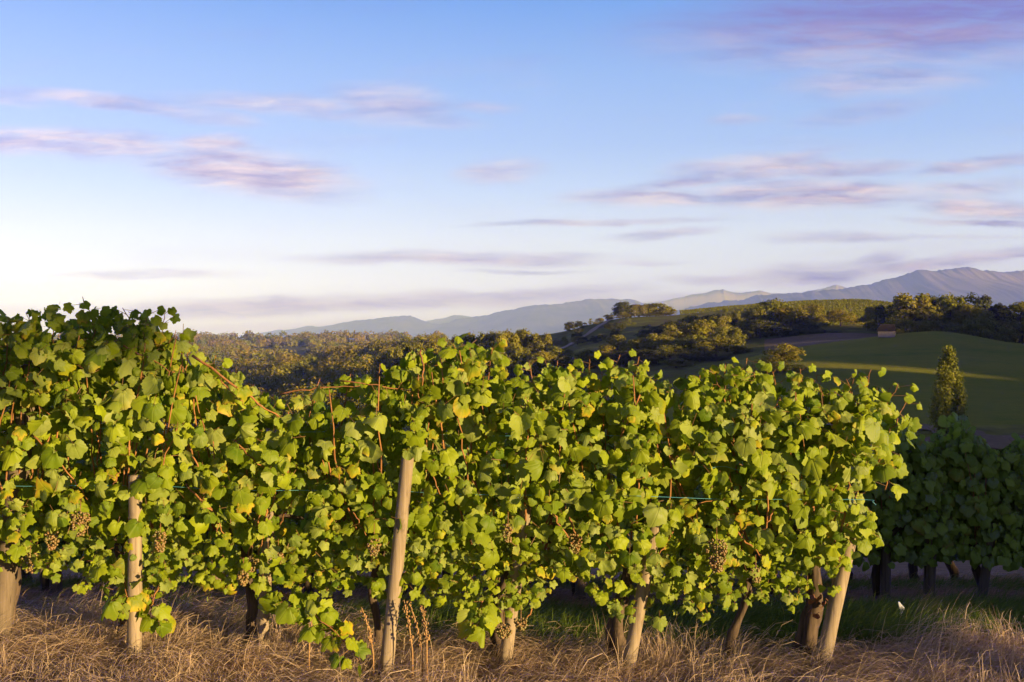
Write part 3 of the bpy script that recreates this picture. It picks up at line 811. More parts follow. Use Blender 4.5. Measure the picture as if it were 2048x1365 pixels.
VINES = []
TR = {0:(.68,.03,.024,0),1:(.62,.04,.026,0),2:(.55,-.01,.030,0),3:(.60,-.02,.026,0),4:(.62,.05,.020,0),5:(.55,.05,.026,1),6:(.62,.05,.030,1),7:(.55,.10,.020,0),8:(.60,.05,.034,1)}
for k, tX in enumerate(TRUNKS):
    x0 = px(tX, D1+.05); z0 = float(hnear(x0)); loc = np.array([x0, D1+.05, z0])
    root = empty('grape_vine', loc); VINES.append(root)
    tag(root, LBL[k], 'grape vine', 'grape vines of the sunlit front row')
    h, lean, r, sp = TR[k]
    parts, head = trunk_parts(40+k, h, lean, r, sp)
    v, f = merge(parts); mesh_from('trunk', v, f, M['bark'], root)
    hw = head+loc
    # shoots rising from the head
    nsh = 13
    for i in range(nsh):
        ex = tX+rng.uniform(-150, 150); ty = np.interp(ex, TOPX, TOPY)+rng.uniform(20, 220)
        if ex > 1740: ex = 1735
        if k == 0 and i > 4: continue
        e = P(ex, ty, D1+rng.uniform(-.34, .1)); mid = hw+(e-hw)*.45+np.array([(ex-tX)*.0009, rng.uniform(-.2, .12), 0])
        W = smooth_path([hw+np.array([(ex-tX)/150*.22, 0, .06]), mid, e], 12); W[1:-1] += rng.normal(0, .006, (10, 3))
        cane_sets[k].append((W, np.linspace(.0062, .0028, 12)))
    for W, rad in cane_sets[k]:
        v, f = merge([tube_data(W-loc, rad, 6, .05, int(rng.integers(1e6)))]); mesh_from('cane', v, f, M['cane'], root)
    s = own == k
    p_, n_, t_, s_, r_, l_ = posL[s]-loc, nr1[s], tp1[s], sz1[s], rn1[s], lob1[s]
    if extra[k]:
        ex = extra[k]
        p_ = np.concatenate([p_, np.array([e[0] for e in ex])-loc]); n_ = np.concatenate([n_, np.array([e[1] for e in ex])])
        t_ = np.concatenate([t_, np.array([e[2] for e in ex])]); s_ = np.concatenate([s_, np.array([e[3] for e in ex])])
        r_ = np.concatenate([r_, leaf_rnd(len(ex), .12, .1)]); l_ = np.concatenate([l_, rng.random(len(ex)) < .6])
    leaves_mesh('foliage', M['vine_leaf'], root, p_, n_, t_, s_, r_, TPL+TPL_L, lob=(l_, len(TPL)), pend=(np.array([e[4] for e in extra[k]])-loc) if extra[k] else None)
    if k == 8:      # dry red leaves caught on the last trunk
        nD = 11
        pd = np.stack([rng.uniform(-.02, .12, nD), rng.uniform(-.13, -.06, nD), rng.uniform(.27, .40, nD)], 1)
        rd = np.stack([np.full(nD, .3), np.ones(nD), np.zeros(nD)], 1)
        dm = simple_mat('dry_leaf', (.20,.075,.035,1), (.32,.13,.06,1), 40, .8)
        tag(leaves_mesh('dry_leaves', dm, root, pd, rng.normal(0, 1, (nD, 3)), rng.normal(0, 1, (nD, 3)), rng.uniform(.028, .048, nD), rd, TPL_S), 'shrivelled reddish leaves on the trunk')
for (bx, by, d, wd, ln, nb) in BUN:
    nb = int(nb*2.0)
    k = owner(bx); root = VINES[k]; loc = np.array(root.location)
    c = P(bx, by, d)-loc; Vb, Tb, Rb = [], [], []
    for i in range(nb):
        f = rng.random()**.8; rr = wd*(.45+.55*math.sin(math.pi*min(1, .28+f*.72)))*math.sqrt(rng.random())*.82; a = rng.uniform(0, 6.28)
        p = c+np.array([rr*math.cos(a), rr*math.sin(a)*.8, ln*(.5-f)]); rb = rng.uniform(.0048, .0070)
        Vb.append(p+IV*rb); Tb.append(IF+i*len(IV)); Rb.append(np.tile(rng.random(3)[None]*np.array([1, .9, 1]), (len(IV), 1)))
    v, q, t = tube_data([c+np.array([0, 0.01, ln*.5+.06]), c+np.array([0, 0, ln*.2]), c-np.array([0, 0, ln*.3])], [.002, .0018, .001], 5)
    n0 = nb*len(IV)
    mesh_from('grape_bunch', np.concatenate(Vb+[v]), [np.concatenate(Tb+[t+n0]), q+n0], M['berry'], root, {'leaf_rnd': np.concatenate(Rb+[np.tile([[.2, 1, 0]], (len(v), 1))])})

# ---------------------------------------------------------------- posts
def post(bX, bY, tX, tY, wpx, d, label, m='post', dtop=None, group=None):
    b = P(bX, bY, d); t = P(tX, tY, d if dtop is None else dtop)
    b[2] = hz(b[0], b[1])
    ax = t-b; L = np.linalg.norm(ax); r = wpx*d/F/2
    n = 14; f = np.linspace(0, 1, n)
    pts = np.outer(f, ax); pts[0] -= ax/L*.12
    rad = r*(1.06-.1*f+.015*np.sin(f*9+bX)); rad = np.append(rad, [rad[-1]*.99, rad[-1]*.86]); 
    pts = np.vstack([pts, ax*(1+.004/L), ax*(1+.012/L)])
    v, q, t_ = tube_data(pts, rad, 18, .012, int(bX))
    o = mesh_from('wooden_post', v, [q, t_], M[m], None, loc=b)
    return tag(o, label, 'post', group)
G1 = 'wooden posts of the front row'
post(-4,1285,62,735,40,5.42,'thick leaning wooden post cut by the left edge of the picture','post_grey',group=G1)  # darker wood colour stands in for the shade on this post
post(269,1292,271,955,27,5.2,'upright round wooden post with flat cut top, sunlit above and shaded at its foot','post',group=G1)
post(522,1315,541,1000,23,5.4,'short pale post half hidden in leaves, right of the bare twisted trunk','post',group=G1)
post(770,1326,815,918,27,5.16,'tall sunlit post leaning right beside the dried weed stalks','post',group=G1)
post(1007,1332,1052,1015,25,5.38,'post leaning right whose foot shows under low leaves and grapes mid row','post',group=G1)
post(1252,1338,1312,1042,26,5.33,'slanting post next to the split dark trunk, its upper end bright in the leaves','post',group=G1)
post(1641,1328,1700,1075,29,5.36,'thick bare post leaning right at the right end of the lit row','post',group=G1)

# wires
def wire(label, X0, Y0, X1, Y1, d, r=.0014, tail=None):
    pts = [P(X0, Y0, d)]
    n = 14
    for i in range(1, n):
        f = i/n; p = P(X0+(X1-X0)*f, Y0+(Y1-Y0)*f, d); p[2] -= .012*math.sin(math.pi*f*4)**2; p[1] += .02*math.sin(i*2.1); pts.append(p)
    pts.append(P(X1, Y1, d))
    if tail: pts += [P(*q) for q in tail]
    v, q, t = tube_data(smooth_path(pts, 70), r, 6)
    tag(mesh_from('trellis_wire', v, [q, t], M['wire']), label, 'wire', 'blue trellis wires of the front row')
wire('lower blue nylon trellis wire across the row with a loose end at the right', -240, 962, 1735, 1000, 5.24, .0010, [(1745,1004,5.2),(1752,1010,5.2)])
wire('upper blue nylon trellis wire glinting in the shaded leaves near the middle', -240, 850, 1700, 878, 5.36, .0008)
wire('short blue nylon wire slanting between pale leaves at the right of the row', 1380, 930, 1640, 944, 5.3, .0009)

# ---------------------------------------------------------------- second and third rows
def vine_variant(seed, H, z0, wid, n):
    rg = np.random.default_rng(seed)
    x = rg.uniform(-wid, wid, n); f = rg.random(n)
    hgt = H*(1-.12*np.abs(np.sin(x*3+seed))+.06*np.sin(x*11+seed))
    z = z0+(hgt-z0)*f+rg.normal(0, .03, n)
    y = rg.uniform(-.26, .26, n)*(1-.5*f**4)
    fc = np.where(y < .08, -1., 1.)
    nn = np.stack([rg.normal(.1, .45, n), fc+rg.normal(0, .3, n), rg.normal(.4, .4, n)], 1)
    tt = np.stack([rg.normal(0, .5, n), rg.normal(0, .3, n), -1+rg.normal(0, .3, n)], 1)
    return np.stack([x, y, z], 1), nn, tt, rg.uniform(.055, .105, n)
proto = []
for vi in range(3):
    root = empty('grape_vine', (0, 0, 0))
    parts, head = trunk_parts(200+vi, .44, .02*(vi-1), .034, vi == 1)
    v, f = merge(parts); mesh_from('trunk', v, f, M['bark'], root)
    for c in range(5):
        e = np.array([rng.uniform(-.4, .4), rng.uniform(-.25, .1), rng.uniform(.9, 1.3)])
        v, f = merge([tube_data(smooth_path([head, (head+e)/2+np.array([0, -.1, 0]), e], 8), np.linspace(.006, .003, 8), 5)])
        mesh_from('cane', v, f, M['cane'], root)
    p_, n_, t_, s_ = vine_variant(500+vi, 1.36, .40, .50, 1150)
    leaves_mesh('foliage', M['vine_leaf_cool'], root, p_, n_, t_, s_, leaf_rnd(1150, .06, .3), TPL_S)
    proto.append(root)
used = [False]*3
def put_vine(vi, x, y, rz, sc_, label, group):
    if not used[vi]:
        r = proto[vi]; used[vi] = True
    else:
        s = proto[vi]; r = s.copy(); COL.objects.link(r)
        for ch in s.children:
            c = ch.copy(); COL.objects.link(c); c.parent = r
    r.location = (x, y, hz(x, y)-.01); r.rotation_euler = (0, 0, rz); r.scale = (sc_[0], 1, sc_[1])
    return tag(r, label, 'grape vine', group)
R2 = [(-300,''),(-95,''),(98,''),(285,''),(428,''),(620,''),(800,''),(985,''),(1152,''),(1345,''),(1545,''),(1752,'shaded second row vine standing just right of the end of the lit row'),
      (1960,'shaded vine in the second row between the grey pole and the picture edge'),(2150,'shaded vine of the second row cut off by the right edge')]
hid2 = 'shaded second row vine, only its trunk and low leaves showing under the lit row'
for i, (X_, lb) in enumerate(R2):
    x = px(X_, 8.3)
    put_vine(i % 3, x, 8.3+rng.normal(0, .03), math.pi*(i % 2)*0+rng.normal(0, .08), (rng.uniform(.95, 1.08), rng.uniform(.94, 1.03)*(1.07 if X_ > 1700 else .97)), lb or hid2, 'grape vines of the shaded second row')
R3 = [-150, 60, 262, 470, 680, 890, 1090, 1300, 1500, 1690, 1826, 1905, 2080, 2230]
for i, X_ in enumerate(R3):
    lb = {1826:'dark vine of the third row whose thin trunk stands behind the grey pole', 1905:'dark forked vine trunk of the third row right of the grey pole'}.get(X_, 'dark vine of the third row glimpsed behind the second row')
    put_vine((i+1) % 3, px(X_, 10.6), 10.6+rng.normal(0, .03), rng.normal(0, .1), (1.2, .95), lb, 'grape vines of the dim third row')
G2 = 'weathered posts of the second row'
for a in [(112,1216,112,1140,24,'short stub post of the second row near the left edge, sunlit on one side'),(432,1222,436,1120,22,'dim post of the second row seen under the leaves right of the upright post'),
          (1160,1206,1164,1090,22,'dark post of the second row in the gap between two low leaf clumps'),(1857,1200,1866,980,22,'weathered grey pole standing up through the shaded vines on the right'),
          (1770,1192,1772,1090,20,'thin dark post beside the first shaded trunk right of the lit row'),(1962,1190,1985,1050,18,'dark stake leaning among shaded vines near the right edge')]:
    post(a[0], a[1], a[2], a[3], a[4], 8.2, a[5], 'post_grey', group=G2)
post(85,1170,86,1100,14,9.9,'small pale lit stake far behind at the left, under the leaves','post')

# ---------------------------------------------------------------- grass
def fieldang(x, y, s):
    return mnoise.noise((x*s, y*s*1.5, 11.))*2.2+mnoise.noise((x*s*3, y*s*3, 5.))*.9

def blades(name, m, n_tuft, per, area, Lr, wid, lay, spread, label=None, cat=None, kind='stuff', angbase=0., mask=None, stiff=0., group=None, rnd3=.15):
    x0, x1, y0, y1 = area
    B, seg = [], 4
    tx = rng.uniform(x0, x1, n_tuft); ty = rng.uniform(y0, y1, n_tuft)
    if mask is not None:
        k = mask(tx, ty); tx, ty = tx[k], ty[k]
    nT = len(tx)
    ang = np.array([fieldang(a, b, .9) for a, b in zip(tx, ty)])+angbase
    hgt = np.array([.6+.9*max(0, .5+mnoise.noise((a*1.1, b*1.4, 21.))) for a, b in zip(tx, ty)])
    N = nT*per
    bx = np.repeat(tx, per)+rng.normal(0, spread, N); by = np.repeat(ty, per)+rng.normal(0, spread, N)
    an = np.repeat(ang, per)+rng.normal(0, .45, N); hg = np.repeat(hgt, per)*rng.uniform(.6, 1.25, N)
    L = rng.uniform(*Lr, N)*(.6+.4*hg)
    bz_ = hh(bx, by)+.005
    rise = np.clip(rng.normal(1.-lay, .28, N), .08, 1.3)        # how upright
    th0 = np.clip(rise*1.35, .1, 1.5)
    pts = np.zeros((N, seg+1, 3)); pts[:, 0] = np.stack([bx, by, bz_], 1)
    dirx, diry = np.cos(an), np.sin(an)*.75
    th = th0.copy()
    for i in range(seg):
        st = L/seg
        pts[:, i+1, 0] = pts[:, i, 0]+np.cos(th)*dirx*st; pts[:, i+1, 1] = pts[:, i, 1]+np.cos(th)*diry*st
        pts[:, i+1, 2] = pts[:, i, 2]+np.sin(th)*st
        th = th-(lay*.95+rng.normal(.05, .14, N))*(1-stiff)
        pts[:, i+1, 2] = np.maximum(pts[:, i+1, 2], bz_+.012+.03*rng.random(N)*hg)
    side = np.stack([-np.sin(an), np.cos(an), rng.normal(0, .5, N)], 1)
    side /= np.linalg.norm(side, axis=1)[:, None]
    ws = wid*np.array([1, 1, .9, .65, .12])
    W = rng.uniform(.7, 1.3, N)
    Vl = pts-side[:, None]*(ws[None, :, None]*W[:, None, None]); Vr = pts+side[:, None]*(ws[None, :, None]*W[:, None, None])
    V = np.stack([Vl, Vr], 2).reshape(-1, 3)
    o = np.arange(N)[:, None]*(2*(seg+1))+np.arange(seg)[None]*2
    q = np.stack([o, o+1, o+3, o+2], -1).reshape(-1, 4)
    tr = np.repeat(np.clip(rng.normal(.5, .36, nT), 0, 1), per)
    rn = np.stack([np.clip(tr+rng.normal(0, .25, N), 0, 1), np.where(rng.random(N) < rnd3, rng.random(N), rng.random(N)*.12), rng.random(N)], 1)
    ob = mesh_from(name, V, [q], m, None, {'leaf_rnd': np.repeat(rn, 2*(seg+1), 0)})
    return tag(ob, label, cat, group, kind)

def m_front(x, y):
    wob = np.array([mnoise.noise((a*.8, 0, 3.)) for a in x])*.25
    return (y < 6.25+wob*.5-.5*np.clip((x+1.6)/1.9, 0, 1))
blades('dry_grass', M['straw'], 3600, 44, (-4.2, 4.2, 3.9, 6.5), (.16, .36), .0017, .62, .05, 'long matted straw coloured grass along the foot of the front row', 'grass', mask=m_front, angbase=.3)
blades('dry_grass', M['straw'], 420, 22, (-4.2, 4.2, 4.0, 6.2), (.16, .34), .0010, .24, .03, 'taller wispy straw stems standing out of the matted grass', 'grass', mask=m_front, angbase=.4)
def m_green(x, y):
    wob = np.array([mnoise.noise((a*.7, 4., 3.)) for a in x])*.3
    return (y > 5.72+wob*.4) & (rng.random(len(x)) < np.clip((x+2.6)/2.2, .12, 1))
blades('green_grass', M['blade'], 4200, 26, (-5, 5.2, 5.7, 7.5), (.08, .20), .0018, .28, .05, 'dark green grass strip between the first and second rows', 'grass', mask=m_green, rnd3=.12)
blades('dry_grass', M['straw_red'], 1900, 20, (-5.6, 5.8, 7.3, 9.1), (.10, .26), .0016, .5, .06, 'reddish brown dry grass under the second row of vines', 'grass')
blades('dry_grass', M['straw_red'], 520, 22, (-4.6, -1.2, 6.2, 7.6), (.10, .26), .0016, .5, .06, 'brown dead grass between the rows on the left', 'grass')
blades('green_grass', M['blade'], 1500, 18, (-6.5, 7, 9.1, 10.3), (.08, .2), .002, .3, .07, 'green grass strip beyond the second row of vines', 'grass')
blades('dry_grass', M['straw_red'], 900, 16, (-7, 8, 10.2, 11.5), (.10, .24), .002, .5, .07, 'brown dry grass under the third row of vines', 'grass')

# grass tuft and scrap in the green strip at the right
tx_, ty_ = px(1842, 6.35), 6.35
b = blades('grass_tuft', M['blade_gold'], 1, 130, (tx_, tx_+.001, ty_, ty_+.001), (.16, .30), .0014, .35, .028, 'yellowish tuft of long grass right of the small white scrap', 'grass tuft', kind=None, stiff=.2)
# spread the tuft radially: built as a second fan the other way, same plant
def scrap():
    c = P(1803, 1256, 6.3); g = hz(c[0], c[1])
    V, q = [], []
    for i in range(7):
        f = i/6
        for s in (-1, 0, 1):
            wd = .017*math.sin(math.pi*(.12+.8*f))
            V.append((s*wd+.012*math.sin(f*5), .012*math.cos(f*4)+(.006 if s == 0 else 0), .0+.10*f))
    n = len(V)
    V += [(x+.002, y+.004, z) for x, y, z in V]
    for i in range(6):
        for s in range(2):
            a = i*3+s; q.append((a, a+1, a+4, a+3)); q.append((a+n, a+3+n, a+4+n, a+1+n))
        q.append((i*3, i*3+3, i*3+3+n, i*3+n)); q.append((i*3+2, i*3+2+n, i*3+5+n, i*3+5))
    q += [(0, n, n+1, 1), (1, n+1, n+2, 2), (18, 19, 19+n, 18+n), (19, 20, 20+n, 19+n)]
    o = mesh_from('paper_scrap', V, [np.array(q)], M['white_scrap'], loc=(c[0], c[1], g+.07))
    o.rotation_euler = (.15, -.25, .3)
    tag(o, 'small white curled scrap caught upright in the dark green grass', 'scrap')
scrap()

# dried weed stalks by the tall post
def weed(pts, label, n_side):
    W = smooth_path([P(*p) for p in pts], 14); b = W[0].copy(); b[2] = hz(b[0], b[1]); W[0, 2] = b[2]-.02
    parts = [tube_data(W-b, np.linspace(.0042, .0018, 14), 6, .08, int(pts[0][0]))]
    for i in range(n_side):
        f = rng.uniform(.25, 1.); q = f*13; a = min(int(q), 12); c = W[a]+(W[a+1]-W[a])*(q-a)-b
        r = rng.uniform(.0022, .0055)*(1.1-.4*f)
        c = c+rng.normal(0, .006, 3)
        parts.append((c+IV*np.array([r, r, r*1.7])*rng.uniform(.8, 1.2), np.zeros((0, 4), int), IF))
    v, f = merge(parts)
    tag(mesh_from('dried_weed', v, f, M['seed'], loc=b), label, 'weed', 'dried dock stalks by the tall post')
weed([(826,1312,5.05),(818,1250,5.05),(808,1200,5.05)], 'thin dried brown weed stalk nearest the tall post on its right', 45)
weed([(846,1318,5.05),(836,1260,5.05),(818,1205,5.05)], 'middle dried weed stalk of the three right of the tall post', 45)
weed([(854,1312,5.03),(852,1262,5.03),(843,1212,5.05)], 'thickest dried weed stalk with dense seed clusters, right of the tall post', 80)
weed([(748,1318,5.12),(738,1260,5.12),(722,1214,5.12)], 'branched dry weed stalk with pale seed heads left of the tall post', 50)
weed([(618,1310,5.1),(620,1270,5.1),(624,1240,5.1)], 'short bare dry stem under the drooping shoot', 10)
for X_ in (222, 205, 178):
    weed([(X_,1232,7.6),(X_-3,1190,7.6),(X_-6,1150,7.6)], {222:'tallest rusty red dock stalk in the dead grass left of the upright post',205:'rusty red dock stalk between its two neighbours left of the upright post',178:'leftmost rusty red dock stalk in the dead grass behind the front row'}[X_], 60)

# ---------------------------------------------------------------- trees
def crown_data(seed, shape, n, qs, lumps=18):
    """leaf clumps (small quads) through the volume of a unit-height crown, returns verts, quads, rnd; base at z=0, top z=1"""
    rg = np.random.default_rng(seed)
    C = []
    if shape == 'round':
        for i in range(lumps):
            a = rg.uniform(0, 6.28); f = rg.uniform(.05, 1)
            rr = .37*math.sqrt(max(0, 1-(2*f*.92-.84)**2*.85))*math.sqrt(rg.random())
            C.append((rr*math.cos(a), rr*math.sin(a), .10+.70*f, rg.uniform(.11, .19)))
    elif shape == 'tall':
        for i in range(lumps):
            a = rg.uniform(0, 6.28); f = rg.random(); rr = .26*math.sqrt(rg.random())*math.sin(math.pi*(.15+.75*f))
            C.append((rr*math.cos(a), rr*math.sin(a), .16+.70*f, rg.uniform(.09, .16)))
    elif shape == 'bush':
        for i in range(lumps):
            a = rg.uniform(0, 6.28); f = rg.random(); rr = .50*math.sqrt(rg.random())*math.sqrt(1-.8*f*f)
            C.append((rr*math.cos(a), rr*math.sin(a), .12+.66*f, rg.uniform(.13, .22)))
    elif shape == 'flat':
        for i in range(lumps):
            a = rg.uniform(0, 6.28); f = rg.random(); rr = .46*math.sqrt(rg.random())
            C.append((rr*math.cos(a), rr*math.sin(a), .45+.38*f, rg.uniform(.10, .17)))
    C = np.array(C); k = rg.integers(0, len(C), n)
    if shape == 'poplar':
        pass
    d = rg.normal(size=(n, 3)); d /= np.linalg.norm(d, axis=1)[:, None]
    d[:, 2] = np.where(d[:, 2] < -.5, -d[:, 2]*.6, d[:, 2])
    rr = C[k, 3]*rg.uniform(.55, 1.08, n)
    p = C[k, :3]+d*rr[:, None]
    nn = d+rg.normal(0, .36, (n, 3)); nn[:, 2] += .15
    return p, nn, np.full(n, qs), np.stack([np.clip(rg.normal(.5, .25, n)+(C[k, 3]-.15)*0, 0, 1), rg.random(len(C))[k]*.5+rg.random(n)*.5, rg.random(n)], 1)

def quads_mesh(name, p, nn, sz, rn, m, parent=None, loc=None):
    n = len(p)
    nn = nn/np.linalg.norm(nn, axis=1)[:, None]
    ref = rng.normal(size=(n, 3)); a = np.cross(nn, ref); a /= np.linalg.norm(a, axis=1)[:, None]; b = np.cross(nn, a)
    s = (sz*rng.uniform(.6, 1.4, n))[:, None]
    # a leaf spray: bent kite
    V = np.stack([p-a*s, p-b*s*.62+nn*s*.12, p+a*s*1.1-nn*s*.18, p+b*s*.62+nn*s*.12], 1).reshape(-1, 3)
    o = np.arange(n)*4
    q = np.stack([o, o+1, o+2, o+3], 1)
    return mesh_from(name, V, [q], m, parent, {'leaf_rnd': np.repeat(rn, 4, 0)}, False, loc)

def wood_data(seed, h, r, limbs=7, spread=.3, z0=.18, z1=.75):
    rg = np.random.default_rng(seed)
    pts = [(0, 0, -.05), (rg.normal(0, .012), rg.normal(0, .012), h*.35), (rg.normal(0, .02), rg.normal(0, .02), h*.8)]
    parts = [tube_data(smooth_path(pts, 8), np.linspace(r*1.3, r*.4, 8), 7, .08, seed)]
    for i in range(limbs):
        a = rg.uniform(0, 6.28); f = rg.uniform(z0, z1)*h
        e = np.array([math.cos(a)*spread*rg.uniform(.5, 1), math.sin(a)*spread*rg.uniform(.5, 1), f+rg.uniform(.12, .3)])
        s = np.array([0, 0, f])
        parts.append(tube_data(smooth_path([s, (s+e)/2+np.array([0, 0, .02]), e], 5), np.linspace(r*.5, r*.15, 5), 5, 0, seed+i))
    return merge(parts)

PT = {}
def proto_tree(key, shape, seed, m, n, qs, bark='tree_bark', r=.022, lumps=26, rnd=None):
    root = empty('tree', (0, 0, 0))
    v, f = wood_data(seed, .75, r); mesh_from('trunk', v, f, M[bark], root)
    p, nn, sz, rn = crown_data(seed+50, shape, n, qs, lumps)
    quads_mesh('crown', p, nn, sz, rn, M[m], root)
    PT[key] = [root, False]
for i in range(3): proto_tree('oak%d' % i, 'round', 600+i, 'crown', 4200, .027)
for i in range(3): proto_tree('dark%d' % i, 'round', 620+i, 'crown_dark', 4200, .027)
for i in range(3): proto_tree('gold%d' % i, 'round', 640+i, 'crown_gold', 4200, .027)
for i in range(2): proto_tree('tall%d' % i, 'tall', 660+i, 'crown', 2800, .020)
for i in range(2): proto_tree('bush%d' % i, 'bush', 680+i, 'crown', 2400, .030)
proto_tree('gbush', 'bush', 690, 'crown_gold', 2400, .030)
proto_tree('pale', 'tall', 695, 'crown_gold', 900, .020, 'pale_bark', .02)

def put_tree(key, Xp, Ytop, d, Wpx, label, group=None, name=None, base=None, cat='tree'):
    x = px(Xp, d); z = hz(x, d)-.1 if base is None else base
    H = EYE+(682.5-Ytop)*d/F-z
    if H < 1.0: H = 1.0
    wid = Wpx*d/F/.92*(1.5 if Wpx > 38 else 1.2)
    e = PT[key]
    if not e[1]: r = e[0]; e[1] = True
    else:
        r = e[0].copy(); COL.objects.link(r)
        for ch in e[0].children:
            c = ch.copy(); COL.objects.link(c); c.parent = r
    if name: r.name = name
    r.location = (x, d, z); r.scale = (wid, wid, H/.93); r.rotation_euler = (0, 0, rng.uniform(0, 6.28))
    return tag(r, label, cat, group)
orn = ['first', 'second', 'third', 'fourth', 'fifth', 'sixth', 'seventh', 'eighth', 'ninth', 'tenth', 'eleventh', 'twelfth', 'thirteenth', 'fourteenth', 'fifteenth', 'sixteenth', 'seventeenth', 'eighteenth', 'nineteenth', 'twentieth']
# belt behind the pasture crest
gb = 'dark tree belt behind the pasture crest'
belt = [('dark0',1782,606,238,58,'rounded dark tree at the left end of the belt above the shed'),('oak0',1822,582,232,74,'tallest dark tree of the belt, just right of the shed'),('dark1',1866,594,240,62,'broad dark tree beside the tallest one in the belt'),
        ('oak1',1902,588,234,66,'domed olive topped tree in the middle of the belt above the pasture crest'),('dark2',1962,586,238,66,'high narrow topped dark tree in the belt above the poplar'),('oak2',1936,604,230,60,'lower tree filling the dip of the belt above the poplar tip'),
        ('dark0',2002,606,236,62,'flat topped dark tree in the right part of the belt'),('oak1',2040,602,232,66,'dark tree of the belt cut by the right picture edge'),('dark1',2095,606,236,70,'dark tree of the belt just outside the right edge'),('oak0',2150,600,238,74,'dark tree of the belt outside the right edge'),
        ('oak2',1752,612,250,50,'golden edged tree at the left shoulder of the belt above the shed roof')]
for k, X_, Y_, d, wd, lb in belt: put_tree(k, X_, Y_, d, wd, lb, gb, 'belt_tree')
for i, X_ in enumerate(range(1806, 2150, 26)):
    put_tree(['bush0', 'bush1'][i % 2], X_+rng.normal(0, 5), 640+rng.uniform(-6, 10), 219+rng.uniform(-3, 3), 46, 'dark understory bush at the foot of the tree belt', 'understory bushes under the tree belt', 'bush', cat='bush')
# central group above the pasture's left corner
gc = 'trees on the slope behind the left part of the pasture'
for k, X_, Y_, d, wd, lb in [('oak1',1542,598,262,66,'tallest rounded tree of the clump standing above the pasture'),('oak0',1506,616,258,50,'tree at the left shoulder of the clump above the pasture'),('gold0',1582,612,256,56,'olive gold tree at the right shoulder of the clump above the pasture'),
        ('gold1',1624,607,268,44,'feathery golden tree right of the clump above the pasture'),('oak2',1618,640,254,52,'bushy lower tree under the feathery golden one'),('gbush',1682,618,268,48,'golden shrub alone on the dark slope left of the tree belt'),('oak2',1470,620,290,34,'small round tree on the skyline left of the clump'),
        ('dark1',1520,640,250,60,'dark lower tree beneath the clump above the pasture'),('dark2',1470,655,245,56,'dark tree left below the clump at the corner of the pasture'),('dark0',1565,652,246,56,'dark thicket tree in front of the clump, at the pasture edge'),('bush1',1650,660,246,44,'dark bush at the edge of the brown field'),
        ('tall0',1452,618,300,20,'narrow small tree on the skyline above the pasture corner'),('tall1',1484,614,310,14,'tiny pointed tree on the skyline beside the round one')]:
    put_tree(k, X_, Y_, d, wd, lb, gc)
# big bushy trees left of the pasture
gd = 'sunlit bushy trees on the slope left of the pasture'
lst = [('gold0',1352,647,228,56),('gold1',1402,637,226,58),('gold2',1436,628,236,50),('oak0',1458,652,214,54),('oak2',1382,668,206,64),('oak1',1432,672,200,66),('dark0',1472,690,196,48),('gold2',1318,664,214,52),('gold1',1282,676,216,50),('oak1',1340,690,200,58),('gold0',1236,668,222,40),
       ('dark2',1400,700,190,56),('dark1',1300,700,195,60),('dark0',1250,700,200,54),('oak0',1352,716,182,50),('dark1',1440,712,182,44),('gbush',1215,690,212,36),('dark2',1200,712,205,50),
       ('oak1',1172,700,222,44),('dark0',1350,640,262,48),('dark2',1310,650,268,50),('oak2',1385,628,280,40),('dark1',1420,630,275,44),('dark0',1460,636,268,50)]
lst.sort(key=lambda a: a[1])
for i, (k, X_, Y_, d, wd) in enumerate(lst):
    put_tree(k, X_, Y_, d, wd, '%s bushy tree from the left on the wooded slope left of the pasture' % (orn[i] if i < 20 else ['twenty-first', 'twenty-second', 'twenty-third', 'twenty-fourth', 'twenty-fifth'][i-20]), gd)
# wood in the middle, behind the row's crest
ge = 'autumn tinged wood behind the middle of the vine row'
lst = [('gold0',792,690,236,40),('oak0',826,680,240,48),('gold1',866,682,232,46),('gold2',904,664,240,46),('oak1',940,664,246,46),('gold0',978,660,240,50),('gold1',1014,659,236,46),('oak2',1052,655,240,50),('gold2',1084,662,236,44),('oak0',1110,690,226,46),
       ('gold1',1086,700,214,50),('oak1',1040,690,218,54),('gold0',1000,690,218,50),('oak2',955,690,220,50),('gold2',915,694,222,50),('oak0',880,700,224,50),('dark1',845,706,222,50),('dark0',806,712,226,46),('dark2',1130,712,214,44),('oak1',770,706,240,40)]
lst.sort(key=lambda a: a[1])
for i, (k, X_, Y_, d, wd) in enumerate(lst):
    put_tree(k, X_, Y_, d, wd, '%s autumn tinged tree from the left in the wood behind the row middle' % orn[i], ge)
